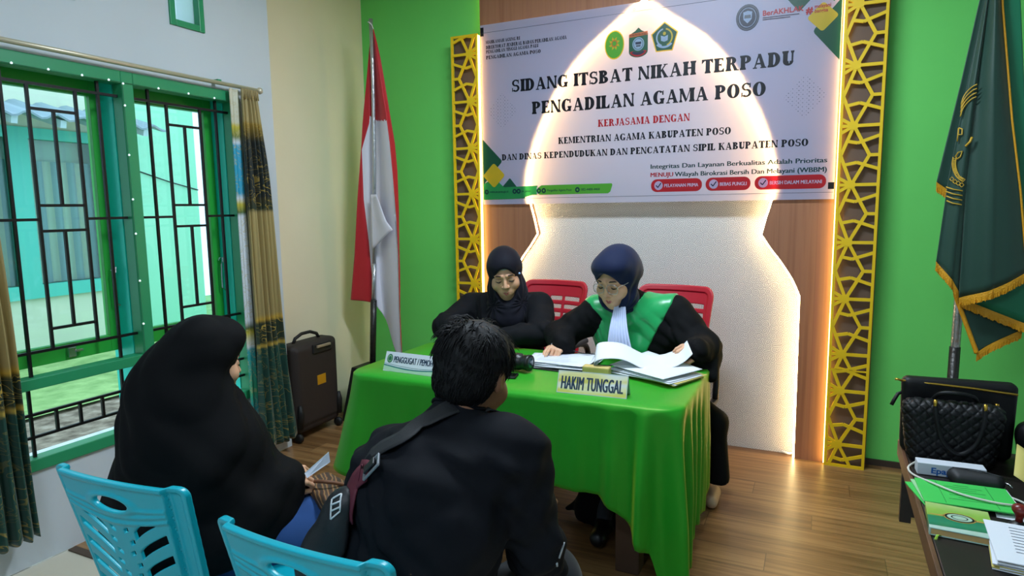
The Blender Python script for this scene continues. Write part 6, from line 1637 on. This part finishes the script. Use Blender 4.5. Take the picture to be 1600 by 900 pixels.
def kblazer(X, Y, Z):
    d = ktorso(X, Y, Z)
    a = chain(X, Y, Z, [(-1.43, 3.39, .92), (-1.335, 3.20, .822), (-1.56, 3.03, .808)], [.082, .066, .048], .03)
    b = chain(X, Y, Z, [(-1.87, 3.37, .90), (-1.93, 3.17, .822), (-1.70, 3.02, .808)], [.082, .066, .048], .03)
    d = smin(smin(d, a, .035), b, .035)
    d = d + folds(X, Y, Z, .003, (26, 12, 26), .8) * np.clip((.96 - Z) / .08, 0, 1) + crumple(X, Y, Z, .0065) * np.clip((.98 - Z) / .08, .15, 1)
    legs = smin(cone(X, Y, Z, (-1.71, 3.38, .51), (-1.72, 3.0, .49), .11, .085), cone(X, Y, Z, (-1.53, 3.38, .51), (-1.52, 3.0, .49), .11, .085), .05)
    sk = smin(cone(X, Y, Z, (-1.72, 3.0, .49), (-1.71, 2.98, .12), .085, .09), cone(X, Y, Z, (-1.52, 3.0, .49), (-1.53, 2.98, .12), .085, .09), .08)
    low = np.maximum(smin(legs, sk, .05), -(Z - .09))
    return smin(d, low, .05)
link('blazer', surface(kblazer, (-2.05, 2.85, .06), (-1.22, 3.62, 1.12), .009), M_blazer, K, True)
def lapel(sx):
    def fn(X, Y, Z):
        d = ktorso(X, Y, Z); lx = (X + 1.615) * sx
        d = d + folds(X, Y, Z, .003, (26, 12, 26), .8) * np.clip((.96 - Z) / .08, 0, 1) + crumple(X, Y, Z, .0065) * np.clip((.98 - Z) / .08, .15, 1)
        sh = d - .006
        edge = .03 + .085 * np.clip((Z - .78) / .2, 0, 1)
        return smax(sh, np.maximum(np.maximum(lx - edge - .045, edge - .02 - lx), np.maximum(Y - 3.36, .80 - Z)), .003)
    return surface(fn, (-1.85, 3.1, .76), (-1.35, 3.42, 1.08), .006)
for sx in (-1, 1): link('lapel', lapel(sx), cloth_mat('blazer_lapel_cloth', '1b1c22'), K, True)
M_lan = mat('tan_lanyard', '8f6f3a', .6)
kfull = lambda X, Y, Z: kblazer(X, Y, Z)
for xa, za, xb, zb in ((-1.635, .935, -1.612, .83), (-1.545, .945, -1.592, .83)):
    MB().tube([surf_pt(kfull, (xa + (xb - xa) * t, 3.22, za + (zb - za) * t), .012) for t in np.linspace(0, 1, 8)], .0045, 6).build('lanyard', M_lan, K, True)
for w, f_, sd in (((-1.57, 3.03, .806), (-.75, -.45, -.03), 1), ((-1.69, 3.02, .806), (.7, -.45, -.03), -1)):
    link('hand', hand_mesh(hand_frame(w, f_, (0, 0, 1)), FLAT, side=sd, s=.92), M_skin, kb, True)
for sx in (-1.71, -1.53): shoe(K, (sx, 2.85, .045), (sx, 3.0, .045))

# ---- the man in black with the crossbody bag
N_ = thing('person', 'man in black shirt bent forward, seen from behind, crossbody strap over his back', 'person', (-.85, 1.15, 0))
HN, FN, UN, SN = (-.786, 1.432, 1.076), (.04, .91, -.40), (.03, 0, 1), 1.06
nb_, XN = head(N_, HN, FN, UN, SN, M_skind, body_name='body')
def hairN(X, Y, Z):
    d = ell(X, Y, Z, (0, -.018, .032), (.0905, .102, .094))
    d = smin(d, ell(X, Y, Z, (0, -.050, -.035), (.068, .056, .056)), .03)
    d = smin(d, ell(X, Y, Z, (-.01, .045, .090), (.068, .055, .030)), .03)
    wv = crumple(X, Y, Z, .0035, 2.0)
    d = d + wv * np.clip((Z + .06) / .10, .15, 1)
    face = np.maximum(.022 - Y + .35 * np.clip(Z, 0, 1), Z - .062)
    d = smax(d, -np.maximum(np.maximum(.035 - Y, Z - .070), -1 - Z), .008)
    d = smax(d, -ell(np.abs(X), Y, Z, (.090, .004, -.012), (.026, .028, .040)), .006)
    return d
hr = link('hair', surface(hairN, (-.115, -.15, -.13), (.115, .13, .17), .0032, xf=XN), M_hair, N_, True)
m = MB(); rng = random.Random(5)
def hair_base(X, Y, Z):
    return smin(smin(ell(X, Y, Z, (0, -.018, .032), (.0905, .102, .094)), ell(X, Y, Z, (0, -.050, -.035), (.068, .056, .056)), .03), ell(X, Y, Z, (-.01, .045, .090), (.068, .055, .030)), .03)
def grad(P_):
    e = 1e-3; f0 = hair_base(*P_.T)
    return f0, np.stack([(hair_base(*(P_ + e * np.eye(3)[k]).T) - f0) / e for k in range(3)], 1)
nprng = np.random.default_rng(5)
NC, NS = 260, 3600
cdir = nprng.normal(size=(NC, 3)); cdir /= np.linalg.norm(cdir, axis=1)[:, None]
cb, cl_ = nprng.uniform(-.8, .8, NC), nprng.uniform(.7, 1.35, NC)
ci = nprng.integers(0, NC, NS); dr = cdir[ci] + nprng.normal(size=(NS, 3)) * .10; dr /= np.linalg.norm(dr, axis=1)[:, None]
R0 = np.array([0, -.018, .02]) + dr * .10
for _ in range(12):
    f0, g0 = grad(R0); R0 = R0 - g0 * (f0 / np.maximum((g0 ** 2).sum(1), 1e-4))[:, None]
f0, g0 = grad(R0); g0 /= np.linalg.norm(g0, axis=1)[:, None]
for q in range(NS):
    p, n_ = Vector(R0[q]), Vector(g0[q]); bend, ln2 = cb[ci[q]], cl_[ci[q]]
    if p.z < -.085 or (p.y > .03 and p.z < .07) or (abs(p.x) > .06 and -.05 < p.z < .02 and p.y > -.03): continue
    out_ = p - Vector((.01, -.04, .13)); tng = out_ - n_ * out_.dot(n_)
    if tng.length < 1e-4: tng = Vector((1, 0, 0))
    tng.normalize(); tng = (tng + n_.cross(tng) * bend).normalized(); sd_ = n_.cross(tng)
    l = rng.uniform(.016, .030) * ln2 * (1.4 if p.z > .05 else .75)
    lift = .0025 + .007 * (ln2 - .7) + (.014 if (p.z > .08 and p.x < .03 and bend > .25) else 0); sw = .007 * bend + rng.uniform(-.002, .002)
    pts = [p - n_ * .002 + tng * l * t + n_ * (lift * math.sin(t * 2.0) - .004 * t * t) + sd_ * sw * math.sin(t * 4.5) for t in (0, .3, .6, 1)]
    m.tube([XN @ v_ for v_ in pts], [.0014, .0014, .0011, .0004], 3, caps=False)
m.build('loose_locks', M_hair, hr, True)
def nbody(X, Y, Z):
    d = ell(X, Y, Z, (-.855, 1.15, .56), (.195, .16, .17))
    d = smin(d, ell(X, Y, Z, (-.825, 1.235, .76), (.205, .155, .215)), .07)
    d = smin(d, cone(X, Y, Z, (-.945, 1.285, .862), (-.665, 1.340, .915), .090, .098), .06)
    d = smin(d, cone(X, Y, Z, (-.808, 1.33, .95), (-.803, 1.385, 1.005), .075, .058), .04)
    r = chain(X, Y, Z, [(-.640, 1.345, .898), (-.603, 1.39, .665), (-.605, 1.45, .585)], [.090, .066, .056], .03)
    l = chain(X, Y, Z, [(-.955, 1.29, .842), (-1.01, 1.40, .66), (-.99, 1.49, .60)], [.082, .068, .058], .03)
    return smin(smin(d, r, .03), l, .03)
def nshirt(X, Y, Z):
    d = nbody(X, Y, Z)
    arcf = .0060 * np.sin(70 * (Z + .35 * (Y - 1.2)) + 6 * (X + .8) + 1.5 * np.sin(9 * X)) * np.clip((Z - .84) / .08, 0, 1) * np.clip((1.0 - Z) / .05, 0, 1)
    low = .0035 * np.sin(30 * X - 24 * Z + 2 * np.sin(14 * Z)) * np.clip((.86 - Z) / .1, 0, 1)
    d = d + arcf + low + crumple(X, Y, Z, .0085) * np.clip((1.0 - Z) / .08, .2, 1)
    return smax(d, -cone(X, Y, Z, (-.803, 1.39, 1.0), (-.79, 1.45, 1.08), .056, .07), .008)
link('shirt', surface(nshirt, (-1.2, .94, .40), (-.44, 1.58, 1.06), .0075), M_tshirt, N_, True)
MB().tube([surf_pt(nshirt, (-.803 + .066 * math.cos(a), 1.375 + .05 * math.sin(a), 1.0 - .035 * math.sin(a)), .002) for a in np.linspace(PI * .9, PI * 2.1, 18)], .0055, 6).build('collar_rib', M_tshirt, N_, True)
def ntrous(X, Y, Z):
    d = smin(chain(X, Y, Z, [(-.93, 1.16, .50), (-1.0, 1.56, .50), (-.99, 1.66, .10)], [.115, .080, .058], .03), chain(X, Y, Z, [(-.77, 1.16, .50), (-.625, 1.54, .495), (-.62, 1.66, .10)], [.115, .084, .058], .03), .05)
    d = smin(d, ell(X, Y, Z, (-.855, 1.13, .53), (.185, .15, .10)), .05)
    return np.maximum(d + folds(X, Y, Z, .004, (20, 34, 30)), -(Z - .09))
link('trousers', surface(ntrous, (-1.15, .95, .05), (-.44, 1.78, .68), .009), M_trous, N_, True)
link('right_forearm', surface(lambda X, Y, Z: chain(X, Y, Z, [(-.607, 1.44, .60), (-.70, 1.66, .635)], [.046, .030], .01), (-.8, 1.38, .55), (-.5, 1.74, .72), .006), M_skind, nb_, True)
link('left_forearm', surface(lambda X, Y, Z: chain(X, Y, Z, [(-.99, 1.48, .615), (-.89, 1.66, .63)], [.046, .030], .01), (-1.1, 1.38, .54), (-.82, 1.74, .70), .006), M_skind, nb_, True)
for w, f_, sd in (((-.71, 1.67, .635), (-.5, .8, -.1), -1), ((-.88, 1.67, .63), (.5, .8, -.15), 1)):
    link('hand', hand_mesh(hand_frame(w, f_, (0, -.1, 1)), [(.5, .6, .4)] * 4, side=sd), M_skind, nb_, True)
for sx in (-.99, -.62): shoe(N_, (sx, 1.82, .045), (sx, 1.66, .045))
# small printed logo on the right sleeve hem
m = MB(); q = [surf_pt(nshirt, p, .001) for p in ((-.52, 1.37, .66), (-.515, 1.39, .678), (-.513, 1.40, .692))]
m.tube(q, .0025, 5); m.tube([surf_pt(nshirt, p, .001) for p in ((-.523, 1.36, .652), (-.521, 1.365, .64))], .003, 5)
m.build('sleeve_logo', mat('pale_grey_logo', '9fa6ac', .5), N_, True)
# crossbody bag worn on the back (held by the man: a thing of its own)
cbg = thing('crossbody_bag', 'black crossbody bag with maroon strap tab on the bent man', 'bag', (-1.0, 1.2, .8))
path = [(-.720, 1.42, .985), (-.755, 1.37, 1.012), (-.79, 1.305, 1.0), (-.825, 1.25, .97), (-.86, 1.20, .935), (-.885, 1.165, .900)]
def ribbon(pts, w, th_, nm, m_, off=.010, n=34):
    S_ = [surf_pt(nshirt, p, off) for p in spline(pts, n)]
    for _ in range(5): S_ = [S_[0]] + [(S_[i-1] + S_[i] * 2 + S_[i+1]) / 4 for i in range(1, n - 1)] + [S_[-1]]
    vs = []
    for i, p in enumerate(S_):
        e = 2e-3; f = lambda q: float(nbody(*[np.array([c]) for c in q])[0])
        nr = Vector([f(Vector(p) + Vector(((e if k == 0 else 0), (e if k == 1 else 0), (e if k == 2 else 0)))) - f(p) for k in range(3)]).normalized()
        t = (S_[min(i+1, n-1)] - S_[max(i-1, 0)]).normalized(); s = t.cross(nr).normalized()
        vs.append([p + s * w * k / 2 for k in (-1, -.5, 0, .5, 1)])
    vs = [q for row in vs for q in row]
    m = MB(); m.add(vs, [(i*5+k, i*5+k+1, i*5+k+6, i*5+k+5) for i in range(n-1) for k in range(4)])
    return m.build(nm, m_, cbg, True, thick=th_, recalc=False), S_
M_strap = mat('black_webbing', '17181c', .7, bump=(260, .4, .002)); M_mar = mat('maroon_webbing', '5a1628', .7, bump=(200, .3, .002)); M_bagc = mat('black_nylon', '111216', .55, bump=(200, .25, .002))
_, S1 = ribbon(path, .048, .003, 'strap', M_strap)
_, S2 = ribbon([(-.878, 1.170, .906), (-.91, 1.135, .86), (-.94, 1.105, .80)], .052, .004, 'strap_tab', M_mar, .014, 16)
bc_ = S1[-1]; t_ = (S1[-1] - S1[-4]).normalized(); nr = Vector((-.45, -.55, .55)).normalized(); s_ = t_.cross(nr).normalized()
m = MB()
for k in (-1, 1): m.bar(bc_ + t_ * .018 * k - s_ * .027 + nr * .006, bc_ + t_ * .018 * k + s_ * .027 + nr * .006, .007, .005, up=nr)
for k in (-1, 1): m.bar(bc_ + s_ * .025 * k - t_ * .02 + nr * .006, bc_ + s_ * .025 * k + t_ * .02 + nr * .006, .006, .005, up=nr)
m.build('buckle', mat('grey_buckle', '8d9298', .3, metal=.5), cbg, bevel=.001)
MB().bar(bc_ - t_ * .012 + nr * .012, bc_ + t_ * .012 + nr * .012, .036, .006, up=nr).build('clip', M_blk, cbg, bevel=.002)
bagA, bagB = (-1.030, 1.165, .79), (-1.075, 1.13, .66)
def bagf(X, Y, Z):
    d = smin(cone(X, Y, Z, (-.957, 1.12, .825), (-.998, 1.095, .69), .045, .075), cone(X, Y, Z, (-.955, 1.165, .75), (-1.0, 1.14, .62), .055, .065), .04)
    return smax(d + folds(X, Y, Z, .002, (50, 30, 40)), -(nbody(X, Y, Z) - .010), .008)
link('pouch', surface(bagf, (-1.16, .96, .52), (-.84, 1.34, .90), .0055), M_bagc, cbg, True)
lg = MB(); 
def bp(p): return surf_pt(bagf, p, .002)
base_ = [(-.967, 1.086, .852), (-.950, 1.098, .862), (-.940, 1.078, .832), (-.957, 1.066, .815)]
Vc = [bp(p) for p in base_]
for a_, b_ in ((0, 1), (1, 2), (2, 3), (3, 0)): lg.tube([bp(Vc[a_].lerp(Vc[b_], t)) for t in np.linspace(0, 1, 5)], .0022, 5)
for t in (.3, .6): lg.tube([bp(Vc[0].lerp(Vc[3], t)), bp(Vc[1].lerp(Vc[2], t + .15))], .0022, 5)
lg.build('logo', mat('white_logo', 'c9cfd2', .5), cbg, True)

# ---- the woman in the long black veil
Wm = thing('person', 'woman in a long black veil holding a card, seen from behind', 'person', (-1.62, 1.25, 0))
HW, FW, UW = (-1.655, 1.335, 1.050), (.22, .95, -.16), (.02, 0, 1)
wb_, XW = head(Wm, HW, FW, UW, 1.0, M_skin, False, 'body')
lat = np.array([.905, .425]); dep = np.array([-.425, .905])
def wp(s, dd, z): return (-1.655 + s * .905 - dd * .425, 1.335 + s * .425 + dd * .905, z)      # sideways / away / up, around her
ML = [[.905, .425, 0], [-.425, .905, 0], [0, 0, 1]]
XWi = XW.inverted()
def veil(X, Y, Z):
    x = XWi[0][0]*X + XWi[0][1]*Y + XWi[0][2]*Z + XWi[0][3]; y = XWi[1][0]*X + XWi[1][1]*Y + XWi[1][2]*Z + XWi[1][3]; z = XWi[2][0]*X + XWi[2][1]*Y + XWi[2][2]*Z + XWi[2][3]
    d = ell(x, y, z, (0, -.012, .036), (.090, .110, .106))
    d = smin(d, ell(x, y, z, (0, .052, .078), (.066, .058, .050)), .03)
    d = smin(d, ell(x, y, z, (0, .0, -.085), (.086, .088, .085)), .04)
    d = smin(d, ell(X, Y, Z, wp(-.095, -.03, .955), (.118, .13, .15), ML), .08)
    d = smin(d, ell(X, Y, Z, wp(-.055, -.02, .76), (.208, .19, .22), ML), .10)
    d = smin(d, ell(X, Y, Z, wp(-.045, .0, .56), (.285, .22, .21), ML), .10)
    d = smin(d, chain(X, Y, Z, [wp(.0, .0, .86), wp(.095, .02, .735), wp(.185, .03, .668)], [.09, .075, .040], .05), .06)
    d = smin(d, cone(X, Y, Z, wp(.175, .06, .61), wp(.20, .08, .48), .085, .07), .07)
    q = (X - wp(0, 0, 1.1)[0]) * .905 + (Y - wp(0, 0, 1.1)[1]) * .425
    d = d + crumple(X, Y, Z, .006, .6) + .0070 * np.sin(26 * (q + .55 * (1.05 - Z)) + 2 * np.sin(5 * Z)) * np.clip((1.05 - Z) / .25, 0, 1)
    d = smax(d, -ell(x, y, z, (0, .145, -.028), (.058, .122, .094)), .008)
    return np.maximum(d, -(Z - .455 - .02 * np.sin(12 * X)))
link('veil', surface(veil, (-2.08, .98, .42), (-1.22, 1.72, 1.24), .0085), M_veil, Wm, True)
def skirtW(X, Y, Z):
    d = smin(chain(X, Y, Z, [wp(-.09, -.06, .50), (-1.60, 1.62, .47), (-1.59, 1.70, .10)], [.14, .095, .085], .03), chain(X, Y, Z, [wp(.08, .0, .50), (-1.40, 1.60, .46), (-1.41, 1.70, .10)], [.14, .095, .085], .03), .08)
    return np.maximum(d + folds(X, Y, Z, .004, (30, 20, 12)), -(Z - .07))
link('skirt', surface(skirtW, (-1.95, 1.05, .03), (-1.22, 1.84, .66), .009), M_jean, Wm, True)
for sx in (-1.59, -1.41): shoe(Wm, (sx, 1.86, .045), (sx, 1.70, .045))
hw = wp(.185, .035, .668)
link('right_hand', hand_mesh(hand_frame((hw[0], hw[1], hw[2]), (.55, .82, -.12), (.55, -.35, .75)), [(.75, .8, .5), (.8, .9, .5), (.85, .9, .5), (.9, .9, .5)], side=-1, thumb=(.15, .35), s=.95), M_skin, wb_, True)
pcard = thing('folded_card', 'small folded white card held in the veiled woman\'s hand', 'card', (-1.40, 1.53, .69))
RC = Matrix.Rotation(math.radians(38), 3, 'Z') 
cA, cB, cC, cD = Vector((-1.425, 1.480, .682)), Vector((-1.386, 1.550, .733)), Vector((-1.382, 1.550, .700)), Vector((-1.416, 1.480, .668))
m = MB(); m.prism([cA, cB, cC, cD], Vector((.001, -.001, 0))); m.build('front_leaf', mat('white_card', 'd6dbe8', .5), pcard)
o_ = Vector((-.006, .003, .006)); m = MB(); m.prism([cA, cB, cC + o_ * 1.5, cD + o_ * 1.5], Vector((-.001, .001, 0))); m.build('back_leaf', mat('pale_green_card', 'b9cdb4', .5), pcard)
bg_ = thing('woven_bag', 'brown patterned woven bag on the lap of the veiled woman', 'bag', (-1.42, 1.56, .54))
g = NT('brown_batik'); tc = g.n('TexCoord'); wv = g.n('TexWave', wave_type='BANDS', bands_direction='DIAGONAL'); wv.inputs['Scale'].default_value = 14; wv.inputs['Distortion'].default_value = 3; wv.inputs['Detail'].default_value = 2
g.l(tc.outputs['Object'], wv.inputs['Vector']); g.l(g.ramp(wv.outputs['Fac'], [(.2, '3a2a1c'), (.5, '7d4a2c'), (.7, '9c7a48'), (.9, '4a3324')]), g.b.inputs['Base Color']); g.b.inputs['Roughness'].default_value = .7
link('body', surface(lambda X, Y, Z: smax(rbox(X, Y, Z, (-1.435, 1.585, .575), (.10, .065, .030), .02, [[.94, -.34, 0], [.34, .94, 0], [0, 0, 1]]), -(skirtW(X, Y, Z) - .002), .006), (-1.57, 1.46, .50), (-1.30, 1.70, .65), .005), g.m, bg_, True)
MB().tube([tuple(p) for p in spline([(-1.50, 1.56, .60), (-1.46, 1.54, .625), (-1.40, 1.56, .625), (-1.36, 1.61, .60)], 16)], .006, 8).build('handle', mat('brown_cord', '6e4326', .6), bg_, True)
